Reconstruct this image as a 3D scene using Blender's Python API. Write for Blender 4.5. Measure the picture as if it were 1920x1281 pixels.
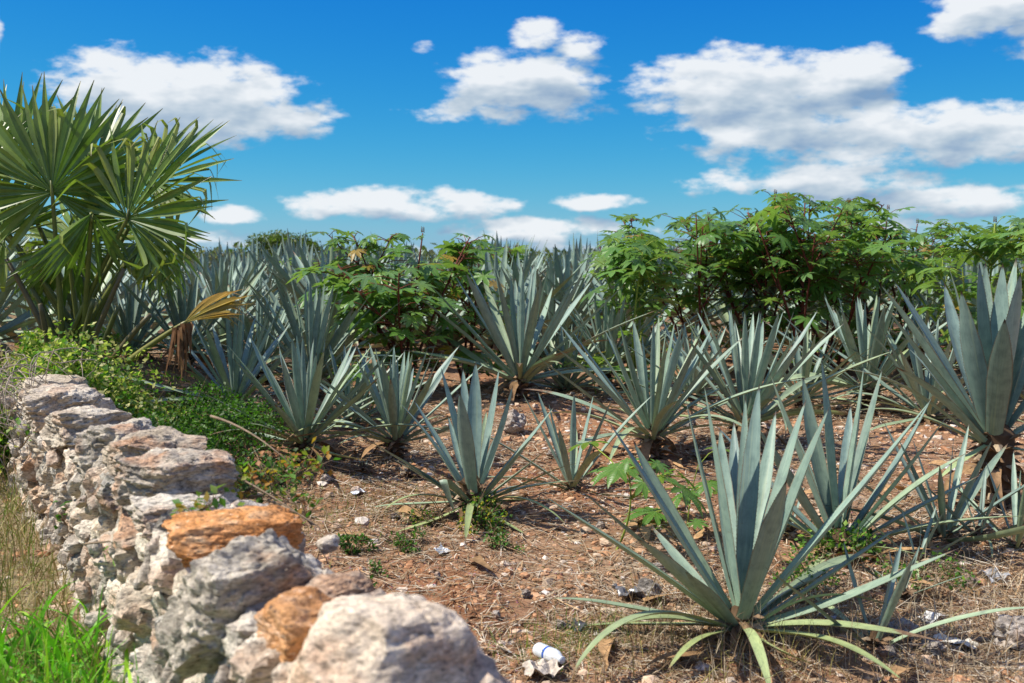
import bpy, math, random
import numpy as np
from mathutils import Vector, Matrix, Quaternion, noise
R = math.radians
scene = bpy.context.scene
for o in list(bpy.data.objects):
    bpy.data.objects.remove(o)
col = scene.collection

# ------------------------------------------------------------------ camera
CAM_Z = 1.75
F = 40.0 / 36.0 * 1920.0                     # focal length in photo pixels
PITCH = math.atan(140.5 / F)
cd = bpy.data.cameras.new('camera')
cam = bpy.data.objects.new('camera', cd)
col.objects.link(cam)
cam.location = (0, 0, CAM_Z)
cam.rotation_euler = (R(90) - PITCH, 0, 0)
cd.lens = 40; cd.sensor_width = 36; cd.clip_start = 0.05; cd.clip_end = 6000
cd.dof.use_dof = True; cd.dof.focus_distance = 7.6; cd.dof.aperture_fstop = 3.5
scene.camera = cam

# ------------------------------------------------------------------ sun and sky
SUN_EL = R(54)
SUN_AZ = math.atan2(-0.98, -0.10)            # clockwise from +Y: to the left
to_sun = Vector((math.sin(SUN_AZ) * math.cos(SUN_EL), math.cos(SUN_AZ) * math.cos(SUN_EL), math.sin(SUN_EL)))
sd = bpy.data.lights.new('sun', 'SUN'); sd.energy = 3.7; sd.angle = R(0.5); sd.color = (1.0, 0.94, 0.84)
sun = bpy.data.objects.new('sun', sd); col.objects.link(sun)
sun.rotation_euler = to_sun.to_track_quat('Z', 'Y').to_euler()
sun.location = to_sun * 50

vs = scene.view_settings
vs.view_transform = 'Standard'; vs.look = 'None'; vs.gamma = 1.0; vs.exposure = 0.75
vs.use_curve_mapping = False

# pixel helpers: a photo pixel and a depth become a point of the place
_c, _s = math.cos(PITCH), math.sin(PITCH)
def ray(px, py):
    a = (px - 960.0) / F; b = -(py - 640.5) / F
    return Vector((a, _c + b * _s, -_s + b * _c))
def P(px, py, D):
    d = ray(px, py)
    return Vector((0, 0, CAM_Z)) + d * (D / d.y)
def azel(px, py):
    d = ray(px, py).normalized()
    return math.degrees(math.atan2(d.x, d.y)), math.degrees(math.asin(d.z))

class NT:
    """small helper to write node trees"""
    def __init__(s, tree): s.t = tree; s.n = tree.nodes; s.l = tree.links
    def node(s, kind, **kw):
        n = s.n.new(kind)
        for k, v in kw.items(): setattr(n, k, v)
        return n
    def put(s, sock, v):
        if v is None: return
        if hasattr(v, 'is_output') or isinstance(v, bpy.types.NodeSocket): s.l.new(v, sock)
        else: sock.default_value = v
    def math(s, op, a, b=None, c=None, clamp=False):
        n = s.node('ShaderNodeMath', operation=op, use_clamp=clamp)
        for i, v in enumerate((a, b, c)):
            if v is not None: s.put(n.inputs[i], v)
        return n.outputs[0]
    def vmath(s, op, a, b=None):
        n = s.node('ShaderNodeVectorMath', operation=op)
        s.put(n.inputs[0], a)
        if b is not None: s.put(n.inputs[1], b)
        return n.outputs[0]
    def mix(s, fac, a, b, blend='MIX'):
        n = s.node('ShaderNodeMix', data_type='RGBA', blend_type=blend)
        s.put(n.inputs[0], fac); s.put(n.inputs[6], a); s.put(n.inputs[7], b)
        return n.outputs[2]
    def noise(s, vec, scale, detail=4, rough=0.55, w=None, dims='3D', dist=0.0):
        n = s.node('ShaderNodeTexNoise', noise_dimensions=dims)
        if vec is not None: s.put(n.inputs['Vector'], vec)
        n.inputs['Scale'].default_value = scale; n.inputs['Detail'].default_value = detail
        n.inputs['Roughness'].default_value = rough; n.inputs['Distortion'].default_value = dist
        if w is not None: s.put(n.inputs['W'], w)
        return n.outputs[0]
    def smooth(s, v, a, b, lo=0.0, hi=1.0):
        n = s.node('ShaderNodeMapRange', interpolation_type='SMOOTHSTEP')
        s.put(n.inputs[0], v); n.inputs[1].default_value = a; n.inputs[2].default_value = b
        n.inputs[3].default_value = lo; n.inputs[4].default_value = hi
        return n.outputs[0]
    def ramp(s, v, stops):
        n = s.node('ShaderNodeValToRGB')
        s.put(n.inputs[0], v)
        e = n.color_ramp.elements
        while len(e) < len(stops): e.new(0.5)
        for i, (p, c) in enumerate(stops):
            e[i].position = p; e[i].color = (*c, 1) if len(c) == 3 else c
        return n.outputs[0]

def cloud_group():
    """coverage of fair-weather cumulus over the sky dome, by compass angle and height angle"""
    g = bpy.data.node_groups.new('cloud_cover', 'ShaderNodeTree')
    g.interface.new_socket('Az', in_out='INPUT', socket_type='NodeSocketFloat')
    g.interface.new_socket('El', in_out='INPUT', socket_type='NodeSocketFloat')
    g.interface.new_socket('Cover', in_out='OUTPUT', socket_type='NodeSocketFloat')
    g.interface.new_socket('Soft', in_out='OUTPUT', socket_type='NodeSocketFloat')
    k = NT(g)
    gi = k.node('NodeGroupInput'); go = k.node('NodeGroupOutput')
    az, el = gi.outputs[0], gi.outputs[1]
    # the same family of clouds goes round the whole horizon
    azw = k.math('SUBTRACT', k.math('MODULO', k.math('ADD', az, 360 + 30.0), 60.0), 30.0)
    comb = k.node('ShaderNodeCombineXYZ')
    k.put(comb.inputs[0], az); k.put(comb.inputs[1], k.math('MULTIPLY', el, 2.3)); comb.inputs[2].default_value = 3.7
    v = comb.outputs[0]
    n1 = k.noise(v, 0.46, 8, 0.58)
    n2 = k.noise(v, 0.16, 2, 0.5)
    blobs = [  # photo pixel centre, half width, half height, weight
        (350, 190, 265, 105, 1.1), (200, 150, 125, 72, .95), (470, 225, 190, 58, .95), (400, 245, 150, 50, .8),
        (985, 158, 172, 74, 1.1), (1005, 66, 62, 38, .8), (1085, 88, 66, 34, .75), (960, 208, 200, 30, .62),
        (798, 88, 30, 13, .40),
        (1400, 165, 255, 95, 1.1), (1580, 140, 140, 60, .95), (1500, 235, 290, 90, 1.0), (1790, 255, 310, 80, .95), (1560, 335, 310, 46, .8), (1800, 375, 260, 38, .75), (1650, 285, 270, 55, .8),
        (1870, 20, 150, 72, 1.0), (1990, 80, 110, 55, .9),
        (760, 384, 225, 42, .95), (600, 396, 75, 24, .7), (1118, 378, 88, 21, .8),
        (440, 404, 66, 24, .8), (1020, 432, 230, 30, .75), (420, 450, 140, 20, .6), (1700, 420, 120, 22, .55), (-10, 60, 20, 40, .5), (1120, 470, 500, 20, .5),
    ]
    tot = None
    for (px, py, hw, hh, wt) in blobs:
        a, e = azel(px, py)
        ra = abs(azel(px + hw, py)[0] - a); re = abs(azel(px, py - hh)[1] - e)
        dx = k.math('MULTIPLY', k.math('SUBTRACT', azw, a), 1.0 / ra)
        dy = k.math('MULTIPLY', k.math('SUBTRACT', el, e), 1.0 / re)
        dd = k.math('ADD', k.math('MULTIPLY', dx, dx), k.math('MULTIPLY', dy, dy))
        val = k.math('MULTIPLY_ADD', dd, -wt, wt)
        tot = val if tot is None else k.math('SMOOTH_MAX', tot, val, 0.22)
    tot = k.math('MAXIMUM', tot, -1.2)
    # higher up the dome: unseen clouds, cover raised to make fill light less blue
    high = k.math('MULTIPLY', k.smooth(el, 15.0, 20.0), k.math('MULTIPLY_ADD', k.noise(v, 0.055, 3, .5), 9.0, -4.3))
    high = k.math('SUBTRACT', high, k.math('MULTIPLY', k.smooth(el, 15.0, 20.0, 1, 0), 3.0))
    tot = k.math('MAXIMUM', tot, high)
    d = k.math('ADD', k.math('MULTIPLY', tot, 0.80), k.math('MULTIPLY_ADD', n1, 2.0, -1.12))
    d = k.math('ADD', d, k.math('MULTIPLY_ADD', n2, 0.4, -0.2))
    k.l.new(d, go.inputs[0])
    k.l.new(k.math('ADD', k.math('MULTIPLY', tot, .8), k.math('MULTIPLY_ADD', k.noise(v, .40, 3, .5), 1.5, -.8)), go.inputs[1])
    return g

def build_world():
    w = bpy.data.worlds.new('World'); scene.world = w; w.use_nodes = True
    k = NT(w.node_tree); k.n.clear()
    out = k.node('ShaderNodeOutputWorld'); bg = k.node('ShaderNodeBackground')
    sky = k.node('ShaderNodeTexSky', sky_type='NISHITA')
    sky.sun_disc = False; sky.sun_elevation = SUN_EL; sky.sun_rotation = SUN_AZ
    sky.altitude = 0; sky.air_density = 1.0; sky.dust_density = 0.25; sky.ozone_density = 1.6
    # deep polarised blue: one tone curve per channel over the whole dome
    ss = k.node('ShaderNodeSeparateColor'); k.l.new(sky.outputs[0], ss.inputs[0])
    cc = k.node('ShaderNodeCombineColor')
    for i, (gain, pw) in enumerate(((.60, 2.9), (.72, 1.32), (.80, .36))):
        v = k.math('POWER', k.math('MULTIPLY', ss.outputs[i], .119), pw)
        k.put(cc.inputs[i], k.math('MULTIPLY', v, gain * 5.95))
    skyc = cc.outputs[0]
    tc = k.node('ShaderNodeTexCoord')
    sep = k.node('ShaderNodeSeparateXYZ'); k.l.new(tc.outputs['Generated'], sep.inputs[0])
    az = k.math('MULTIPLY', k.math('ARCTAN2', sep.outputs[0], sep.outputs[1]), 180 / math.pi)
    el = k.math('MULTIPLY', k.math('ARCSINE', sep.outputs[2]), 180 / math.pi)
    g = cloud_group()
    def cover(a, e):
        n = k.node('ShaderNodeGroup'); n.node_tree = g
        k.put(n.inputs[0], a); k.put(n.inputs[1], e); return n.outputs
    (d0, s0) = cover(az, el)
    (d1, s1) = cover(k.math('ADD', az, -0.5), k.math('ADD', el, 0.9))     # towards the sun
    alpha = k.smooth(d0, -0.06, 0.44)
    # less cloud between a point and the sun = brighter
    lit = k.math('MULTIPLY_ADD', k.math('SUBTRACT', s0, s1), 0.56, 0.52)
    lit = k.math('ADD', lit, k.math('MULTIPLY', k.math('SUBTRACT', d0, d1), 0.16), clamp=True)
    thick = k.smooth(s1, 0.2, 1.2)
    lit = k.math('MULTIPLY', lit, k.math('MULTIPLY_ADD', thick, -0.22, 1.0))
    ccol = k.ramp(lit, [(0.10, (1.35, 2.15, 3.3)), (0.40, (3.0, 3.6, 4.2)), (0.75, (5.2, 5.4, 5.6))])
    fade = k.smooth(el, -0.5, 1.2)
    a2 = k.math('MULTIPLY', k.math('MULTIPLY', alpha, fade), 0.97)
    c = k.mix(a2, skyc, ccol)
    k.l.new(c, bg.inputs[0]); bg.inputs[1].default_value = 0.10
    k.l.new(bg.outputs[0], out.inputs[0])
    w.cycles.sampling_method = 'MANUAL'; w.cycles.sample_map_resolution = 512
build_world()

# ------------------------------------------------------------------ helpers
rng = random.Random(7)
def tag(o, label=None, cat=None, group=None, kind=None):
    if label: o['label'] = label
    if cat: o['category'] = cat
    if group: o['group'] = group
    if kind: o['kind'] = kind
    return o
def link(name, data, parent=None, loc=None, rot=None, scale=None, mat4=None):
    o = bpy.data.objects.new(name, data); col.objects.link(o)
    if parent is not None: o.parent = parent
    if mat4 is not None: o.matrix_local = mat4
    else:
        if loc is not None: o.location = loc
        if rot is not None: o.rotation_euler = rot
        if scale is not None: o.scale = scale
    return o
def empty(name, loc, rz=0.0):
    o = link(name, None, loc=loc); o.rotation_euler.z = rz
    o.empty_display_size = 0.1
    return o
def mesh(name, V, Fc, mat=None, smooth=True, C=None):
    m = bpy.data.meshes.new(name)
    if isinstance(V, np.ndarray): V = V.tolist()
    m.from_pydata(V, [], Fc)
    if mat is not None: m.materials.append(mat)
    if smooth: m.polygons.foreach_set('use_smooth', [True] * len(m.polygons))
    if C is not None:
        a = m.color_attributes.new('Col', 'FLOAT_COLOR', 'POINT')
        a.data.foreach_set('color', np.asarray(C, dtype=np.float32).ravel())
    m.update()
    return m
class MB:
    """collects shapes for one mesh, with a colour per vertex"""
    def __init__(s): s.V = []; s.F = []; s.C = []
    def add(s, V, Fc, c=(1, 1, 1, 1)):
        b = len(s.V)
        s.V.extend([tuple(v) for v in V]); s.F.extend([tuple(i + b for i in f) for f in Fc])
        if len(c) and isinstance(c[0], (tuple, list)): s.C.extend(c)
        else: s.C.extend([tuple(c) if len(c) == 4 else (*c, 1)] * len(V))
    def tube(s, pts, radii, n=6, c=(1, 1, 1, 1)):
        V = []; Fc = []
        pts = [Vector(p) for p in pts]
        ref = Vector((0.31, 0.22, 0.92))
        for i, p in enumerate(pts):
            d = (pts[min(i + 1, len(pts) - 1)] - pts[max(i - 1, 0)]).normalized()
            if abs(d.dot(ref)) > 0.96: ref = Vector((0.9, 0.3, 0.1))
            u = d.cross(ref).normalized(); w = d.cross(u)
            for j in range(n):
                a = 2 * math.pi * j / n
                V.append(p + (u * math.cos(a) + w * math.sin(a)) * radii[i])
        for i in range(len(pts) - 1):
            for j in range(n):
                k = (j + 1) % n
                Fc.append((i * n + j, i * n + k, (i + 1) * n + k, (i + 1) * n + j))
        Fc.append(tuple(range(n))[::-1]); Fc.append(tuple(range((len(pts) - 1) * n, len(pts) * n)))
        s.add(V, Fc, c)
    def mesh(s, name, mat, smooth=True): return mesh(name, s.V, s.F, mat, smooth, s.C)
def bez(a, b, c, n):
    return [a * (1 - t) ** 2 + b * 2 * t * (1 - t) + c * t * t for t in [i / n for i in range(n + 1)]]
def interp(x, pts):
    for (a, va), (b, vb) in zip(pts, pts[1:]):
        if x <= b: return va + (vb - va) * max(0, (x - a)) / (b - a)
    return pts[-1][1]

# ------------------------------------------------------------------ materials
def material(name):
    m = bpy.data.materials.new(name); m.use_nodes = True
    k = NT(m.node_tree); k.n.clear()
    out = k.node('ShaderNodeOutputMaterial')
    return m, k, out
def principled(k, out, color, rough=0.7, bump=None, bstr=0.3, bdist=0.01, spec=0.35):
    p = k.node('ShaderNodeBsdfPrincipled')
    k.put(p.inputs['Base Color'], color); k.put(p.inputs['Roughness'], rough)
    p.inputs['Specular IOR Level'].default_value = spec
    if bump is not None:
        b = k.node('ShaderNodeBump'); b.inputs['Strength'].default_value = bstr; b.inputs['Distance'].default_value = bdist
        k.l.new(bump, b.inputs['Height']); k.l.new(b.outputs[0], p.inputs['Normal'])
    if out is not None: k.l.new(p.outputs[0], out.inputs[0])
    return p
def leafy(k, out, color, trans_color, trans=0.35, rough=0.5, spec=0.3, bump=None, bstr=.2, bdist=.004):
    p = principled(k, None, color, rough, bump, bstr, bdist, spec)
    t = k.node('ShaderNodeBsdfTranslucent'); k.put(t.inputs[0], trans_color)
    mx = k.node('ShaderNodeMixShader'); mx.inputs[0].default_value = trans
    k.l.new(p.outputs[0], mx.inputs[1]); k.l.new(t.outputs[0], mx.inputs[2]); k.l.new(mx.outputs[0], out.inputs[0])
def attr(k, name='Col'):
    return k.node('ShaderNodeAttribute', attribute_name=name)
M = {}

def mk_soil():
    m, k, out = material('red_soil'); M['soil'] = m
    tc = k.node('ShaderNodeTexCoord'); v = tc.outputs['Object']
    a = attr(k)
    sep = k.node('ShaderNodeSeparateColor'); k.l.new(a.outputs[0], sep.inputs[0])
    n1 = k.noise(v, 0.8, 5, .6); n2 = k.noise(v, 9, 6, .65); n3 = k.noise(v, 60, 4, .6)
    base = k.ramp(n2, [(.30, (.095, .038, .019)), (.46, (.195, .085, .040)), (.60, (.30, .14, .070)), (.78, (.42, .25, .15))])
    red = k.ramp(n3, [(.3, (.20, .08, .038)), (.7, (.44, .23, .12))])
    c = k.mix(k.smooth(n1, .42, .6, 0, .6), base, red)
    dry = k.ramp(n3, [(.3, (.16, .115, .07)), (.5, (.34, .26, .17)), (.75, (.50, .42, .31))])
    c = k.mix(k.math('MULTIPLY', sep.outputs[0], k.smooth(n2, .25, .6, .5, 1.0)), c, dry)   # strawy ground
    grn = k.ramp(n3, [(.3, (.035, .06, .012)), (.7, (.15, .18, .05))])
    c = k.mix(k.math('MULTIPLY', sep.outputs[1], k.smooth(n2, .3, .6)), c, grn)
    vor = k.node('ShaderNodeTexVoronoi'); k.l.new(v, vor.inputs['Vector']); vor.inputs['Scale'].default_value = 38
    c = k.mix(k.smooth(vor.outputs['Distance'], .06, .30, .45, 0.0), c, k.mix(.5, vor.outputs['Color'], (.45, .27, .16, 1), 'MULTIPLY'))
    h = k.math('ADD', k.math('MULTIPLY', n3, .5), k.math('ADD', n2, k.smooth(vor.outputs['Distance'], 0, .4, .5, 0)))
    principled(k, out, c, .95, h, .8, .02, .1)
def mk_stone(name, cols, ochre, sc=1.0):
    """limestone: grey weathered skin, pale breaks, orange iron staining; tinted by the object's colour"""
    m, k, out = material(name); M[name] = m
    tc = k.node('ShaderNodeTexCoord'); oi = k.node('ShaderNodeObjectInfo')
    geo = k.node('ShaderNodeNewGeometry')
    off = k.math('MULTIPLY', oi.outputs['Random'], 37.0)
    v = k.vmath('ADD', geo.outputs['Position'], off)
    st = k.node('ShaderNodeMapping'); k.l.new(v, st.inputs[0]); st.inputs['Scale'].default_value = (1, 1, 2.3)
    st.inputs['Rotation'].default_value = (.35, -.3, .2)
    n1 = k.noise(st.outputs[0], 7 * sc, 6, .62, dist=.4); n2 = k.noise(st.outputs[0], 26 * sc, 6, .68); n3 = k.noise(v, 95 * sc, 4, .6)
    n4 = k.noise(v, 4.2 * sc, 4, .55)
    c = k.ramp(n1, [(.30, cols[0]), (.44, cols[1]), (.56, cols[2]), (.72, cols[3])])
    c = k.mix(k.smooth(n4, .50, .66, 0, ochre), c, k.ramp(n2, [(.3, (.30, .105, .03)), (.55, (.55, .25, .105)), (.8, (.66, .42, .25))]))
    c = k.mix(1.0, c, k.ramp(k.noise(st.outputs[0], 52 * sc, 6, .72), [(.34, (.42, .41, .40)), (.5, (.92, .92, .92)), (.66, (1.25, 1.24, 1.22))]), 'MULTIPLY')
    c = k.mix(k.smooth(n2, .43, .31, 0, .85), c, (.075, .068, .06, 1))                       # lichen and soil in the pits
    c = k.mix(k.smooth(n2, .60, .70, 0, .55), c, (.78, .74, .69, 1))
    c = k.mix(1.0, c, oi.outputs['Color'], 'MULTIPLY')
    h = k.math('ADD', k.math('MULTIPLY', n1, .8), k.math('ADD', k.math('MULTIPLY', n2, .55), k.math('MULTIPLY', n3, .16)))
    principled(k, out, c, .93, h, 1.0, .022, .12)
def mk_agave():
    m, k, out = material('agave_leaf'); M['agave'] = m
    a = attr(k); sep = k.node('ShaderNodeSeparateColor'); k.l.new(a.outputs[0], sep.inputs[0])
    t, s, side = sep.outputs[0], sep.outputs[1], sep.outputs[2]
    oi = k.node('ShaderNodeObjectInfo'); tc = k.node('ShaderNodeTexCoord')
    off = k.math('MULTIPLY', oi.outputs['Random'], 20.0)
    cb = k.node('ShaderNodeCombineXYZ'); k.put(cb.inputs[0], off); k.put(cb.inputs[1], k.math('MULTIPLY', t, 14.0)); k.put(cb.inputs[2], k.math('MULTIPLY', s, 1.4))
    bands = k.noise(cb.outputs[0], 1.0, 4, .6)                                               # wax bands across the blade
    mp = k.node('ShaderNodeMapping'); k.l.new(tc.outputs['Object'], mp.inputs[0]); mp.inputs['Scale'].default_value = (260, 5, 260)
    k.put(mp.inputs['Location'], None)
    fib = k.noise(mp.outputs[0], 1.0, 3, .5)
    spots = k.noise(k.vmath('ADD', tc.outputs['Object'], off), 34, 5, .6)
    c = k.mix(1.0, oi.outputs['Color'], k.ramp(bands, [(.28, (.66, .69, .72)), (.5, (.97, .98, .98)), (.72, (1.18, 1.15, 1.12))]), 'MULTIPLY')
    c = k.mix(1.0, c, k.ramp(fib, [(.3, (.86, .88, .88)), (.7, (1.1, 1.1, 1.08))]), 'MULTIPLY')
    c = k.mix(k.smooth(t, .22, .0, 0, .40), c, (.30, .42, .24, 1))                           # greener, paler heart
    c = k.mix(k.smooth(spots, .66, .72, 0, .55), c, (.20, .15, .08, 1))
    mp2 = k.node('ShaderNodeMapping'); k.l.new(k.vmath('ADD', tc.outputs['Object'], off), mp2.inputs[0]); mp2.inputs['Scale'].default_value = (70, 1.6, 20)
    strk = k.noise(mp2.outputs[0], 1.0, 3, .6)                                               # pale streaks along the blade
    c = k.mix(k.smooth(strk, .56, .70, 0, .45), c, (.36, .43, .25, 1))
    wear = oi.outputs['Alpha']; blot = k.noise(k.vmath('ADD', tc.outputs['Object'], off), 11, 5, .65)
    c = k.mix(k.smooth(blot, .60, .70, 0, .35), c, (.15, .20, .18, 1))
    dt = k.math('ADD', t, k.math('MULTIPLY', k.math('SUBTRACT', blot, .5), .30))
    dry = k.math('MULTIPLY', k.smooth(k.math('ADD', dt, k.math('MULTIPLY', wear, .42)), .99, 1.06), k.smooth(wear, .03, .12))
    c = k.mix(dry, c, k.ramp(spots, [(.35, (.10, .055, .03)), (.6, (.26, .165, .09)), (.8, (.40, .31, .2))]))
    sc_ = k.math('ADD', s, k.math('MULTIPLY', k.math('SUBTRACT', blot, .5), .16))
    c = k.mix(k.smooth(sc_, .90, .985, 0, .8), c, (.20, .13, .08, 1))
    c = k.mix(k.smooth(t, .955, .985), c, (.05, .03, .022, 1))
    leafy(k, out, c, k.mix(.5, c, (.30, .42, .10, 1)), .07, .46, .36, k.math('ADD', fib, bands), .10, .004)
def mk_tinted(name, rough=.6, trans=.35, spec=.25, vary=.35, glow=(.55, .85, .12), sc=18):
    """leaf material coloured by the mesh's own vertex colour and the object's colour"""
    m, k, out = material(name); M[name] = m
    a = attr(k); oi = k.node('ShaderNodeObjectInfo'); tc = k.node('ShaderNodeTexCoord')
    n = k.noise(tc.outputs['Object'], sc, 4, .6)
    c = k.mix(1.0, a.outputs[0], oi.outputs['Color'], 'MULTIPLY')
    c = k.mix(1.0, c, k.ramp(n, [(.3, (1 - vary,) * 3), (.7, (1 + vary,) * 3)]), 'MULTIPLY')
    if trans > 0:
        leafy(k, out, c, k.mix(.55, c, k.mix(1.0, c, (*[g * 3 for g in glow], 1), 'MULTIPLY')), trans, rough, spec)
    else:
        principled(k, out, c, rough, n, .5, .01, spec)
def mk_castor():
    m, k, out = material('castor_leaf'); M['castor'] = m
    a = attr(k); sep = k.node('ShaderNodeSeparateColor'); k.l.new(a.outputs[0], sep.inputs[0])
    oi = k.node('ShaderNodeObjectInfo'); tc = k.node('ShaderNodeTexCoord')
    rib = k.smooth(sep.outputs[0], .80, 1.0)
    n = k.noise(tc.outputs['Object'], 16, 4, .6)
    c = k.mix(1.0, oi.outputs['Color'], k.ramp(n, [(.3, (.72, .74, .7)), (.7, (1.25, 1.2, 1.15))]), 'MULTIPLY')
    c = k.mix(k.math('MULTIPLY', rib, .55), c, (.24, .32, .10, 1))
    wv = k.math('SINE', k.math('MULTIPLY', sep.outputs[1], 90.0))
    leafy(k, out, c, k.mix(.55, c, (.34, .56, .06, 1)), .36, .36, .5, k.math('MULTIPLY', wv, .3), .35, .004)
def mk_bark(name, c0, c1, sc=30):
    m, k, out = material(name); M[name] = m
    tc = k.node('ShaderNodeTexCoord'); n = k.noise(tc.outputs['Object'], sc, 5, .65)
    a = attr(k)
    c = k.mix(1.0, a.outputs[0], k.ramp(n, [(.3, c0), (.7, c1)]), 'MULTIPLY')
    principled(k, out, c, .75, n, .5, .01, .25)
mk_soil()
mk_stone('limestone', [(.19, .175, .16), (.36, .335, .31), (.50, .465, .43), (.68, .64, .59)], .50)
mk_stone('pale_limestone', [(.32, .28, .245), (.50, .45, .405), (.63, .58, .53), (.76, .72, .67)], .30)
mk_stone('orange_limestone', [(.42, .19, .08), (.60, .29, .12), (.66, .36, .19), (.66, .52, .40)], .8)
mk_agave(); mk_castor()
mk_tinted('palm', .38, .20, .45, .25, (.5, .7, .10), 6)
mk_tinted('leaf', .5, .36, .3, .35)
mk_tinted('grass', .5, .34, .3, .25)
mk_tinted('straw', .8, .12, .1, .3, (.5, .45, .25))
mk_tinted('gravel', .93, 0, .12, .35, sc=45)
mk_tinted('dead', .85, .05, .1, .4, (.5, .4, .2))
mk_tinted('plastic', .25, 0, .5, .06)
mk_bark('castor_stem', (.55, .5, .5), (1.3, 1.25, 1.2), 30)
mk_bark('bark', (.5, .5, .5), (1.35, 1.3, 1.25), 22)

# ------------------------------------------------------------------ the lie of the land
W0 = Vector((-0.33, 2.6)); W1 = Vector((-2.9, 7.3)); WD = (W1 - W0).normalized(); WN = Vector((WD.y, -WD.x))   # WN points to the field
def wall_uv(x, y):
    d = Vector((x, y)) - W0
    return d.dot(WD), d.dot(WN)
def sstep(t): t = max(0.0, min(1.0, t)); return t * t * (3 - 2 * t)
def land(x, y):
    field = 0.75 * (1 - math.exp(-max(0.0, y - 4.5) / 7.0))
    field += 0.62 * math.exp(-(((x + 4.5) / 2.1) ** 2 + ((y - 10.2) / 2.6) ** 2))
    verge = 0.16 + 0.02 * max(0.0, y)
    u, s = wall_uv(x, y)
    k = sstep((s + 0.12) / 0.24) if u < 9 else 1.0
    k = k * (1 - sstep((u - 7) / 3)) + 1.0 * sstep((u - 7) / 3)
    z = verge * (1 - k) + field * k
    z += 0.035 * noise.noise((x * .6, y * .6, 1.3)) + 0.02 * noise.noise((x * 2.3, y * 2.3, 5.1))
    return z
def G(px, py):
    d = ray(px, py); o = Vector((0, 0, CAM_Z)); t = 1.5
    while t < 150:
        p = o + d * t
        if p.z < land(p.x, p.y): break
        t += 0.02 if t < 20 else .2
    return Vector((p.x, p.y, land(p.x, p.y)))

# ------------------------------------------------------------------ ground
def axis(lo, flo, fhi, hi, step):
    a = list(np.arange(flo, fhi + 1e-6, step)); s = step; x = fhi
    while x < hi: s *= 1.28; x += s; a.append(x)
    s = step; x = flo; b = []
    while x > lo: s *= 1.28; x -= s; b.append(x)
    return b[::-1] + a
def build_ground():
    xs = axis(-2500, -6.0, 5.2, 2500, .05); ys = axis(-400, 1.4, 13.0, 2600, .05)
    V = []; C = []
    for y in ys:
        for x in xs:
            z = land(x, y)
            if 1 < y < 16 and abs(x) < 8:
                z += .018 * noise.noise((x * 7, y * 7, 2)) + .012 * noise.noise((x * 17, y * 17, 3))
            V.append((x, y, z))
            u, s = wall_uv(x, y)
            n = noise.noise((x * .7, y * .7, 8)) * .5 + noise.noise((x * 2.1, y * 2.1, 4)) * .3
            dry = .30 + n * .9
            dry += .5 * math.exp(-(((x - 3.1) / 1.2) ** 2 + ((y - 5.0) / 1.1) ** 2))
            if s < 0: dry = .85
            grn = max(0, .55 - abs(s + .8) * .5) if s < 0 else 0
            grn += .9 * math.exp(-(((x + 4.4) / 1.7) ** 2 + ((y - 9) / 1.6) ** 2))
            if y > 16: grn += min(.5, (y - 16) * .03)
            C.append((max(0, min(1, dry)), max(0, min(1, grn)), 0, 1))
    nx = len(xs)
    Fc = [(j * nx + i, j * nx + i + 1, (j + 1) * nx + i + 1, (j + 1) * nx + i) for j in range(len(ys) - 1) for i in range(nx - 1)]
    o = link('ground', mesh('ground', V, Fc, M['soil'], True, C)); o['kind'] = 'structure'
    return o
build_ground()

ICO_V = None
def ico():
    p = (1 + 5 ** .5) / 2
    v = np.array([(-1, p, 0), (1, p, 0), (-1, -p, 0), (1, -p, 0), (0, -1, p), (0, 1, p), (0, -1, -p), (0, 1, -p), (p, 0, -1), (p, 0, 1), (-p, 0, -1), (-p, 0, 1)], float)
    v /= np.linalg.norm(v[0])
    f = [(0, 11, 5), (0, 5, 1), (0, 1, 7), (0, 7, 10), (0, 10, 11), (1, 5, 9), (5, 11, 4), (11, 10, 2), (10, 7, 6), (7, 1, 8), (3, 9, 4), (3, 4, 2), (3, 2, 6), (3, 6, 8), (3, 8, 9), (4, 9, 5), (2, 4, 11), (6, 2, 10), (8, 6, 7), (9, 8, 1)]
    return v, f
PEB = [(.48, .26, .14), (.56, .34, .20), (.42, .21, .11), (.60, .43, .30), (.64, .52, .41), (.34, .18, .10), (.52, .39, .28), (.70, .62, .54)]
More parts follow.
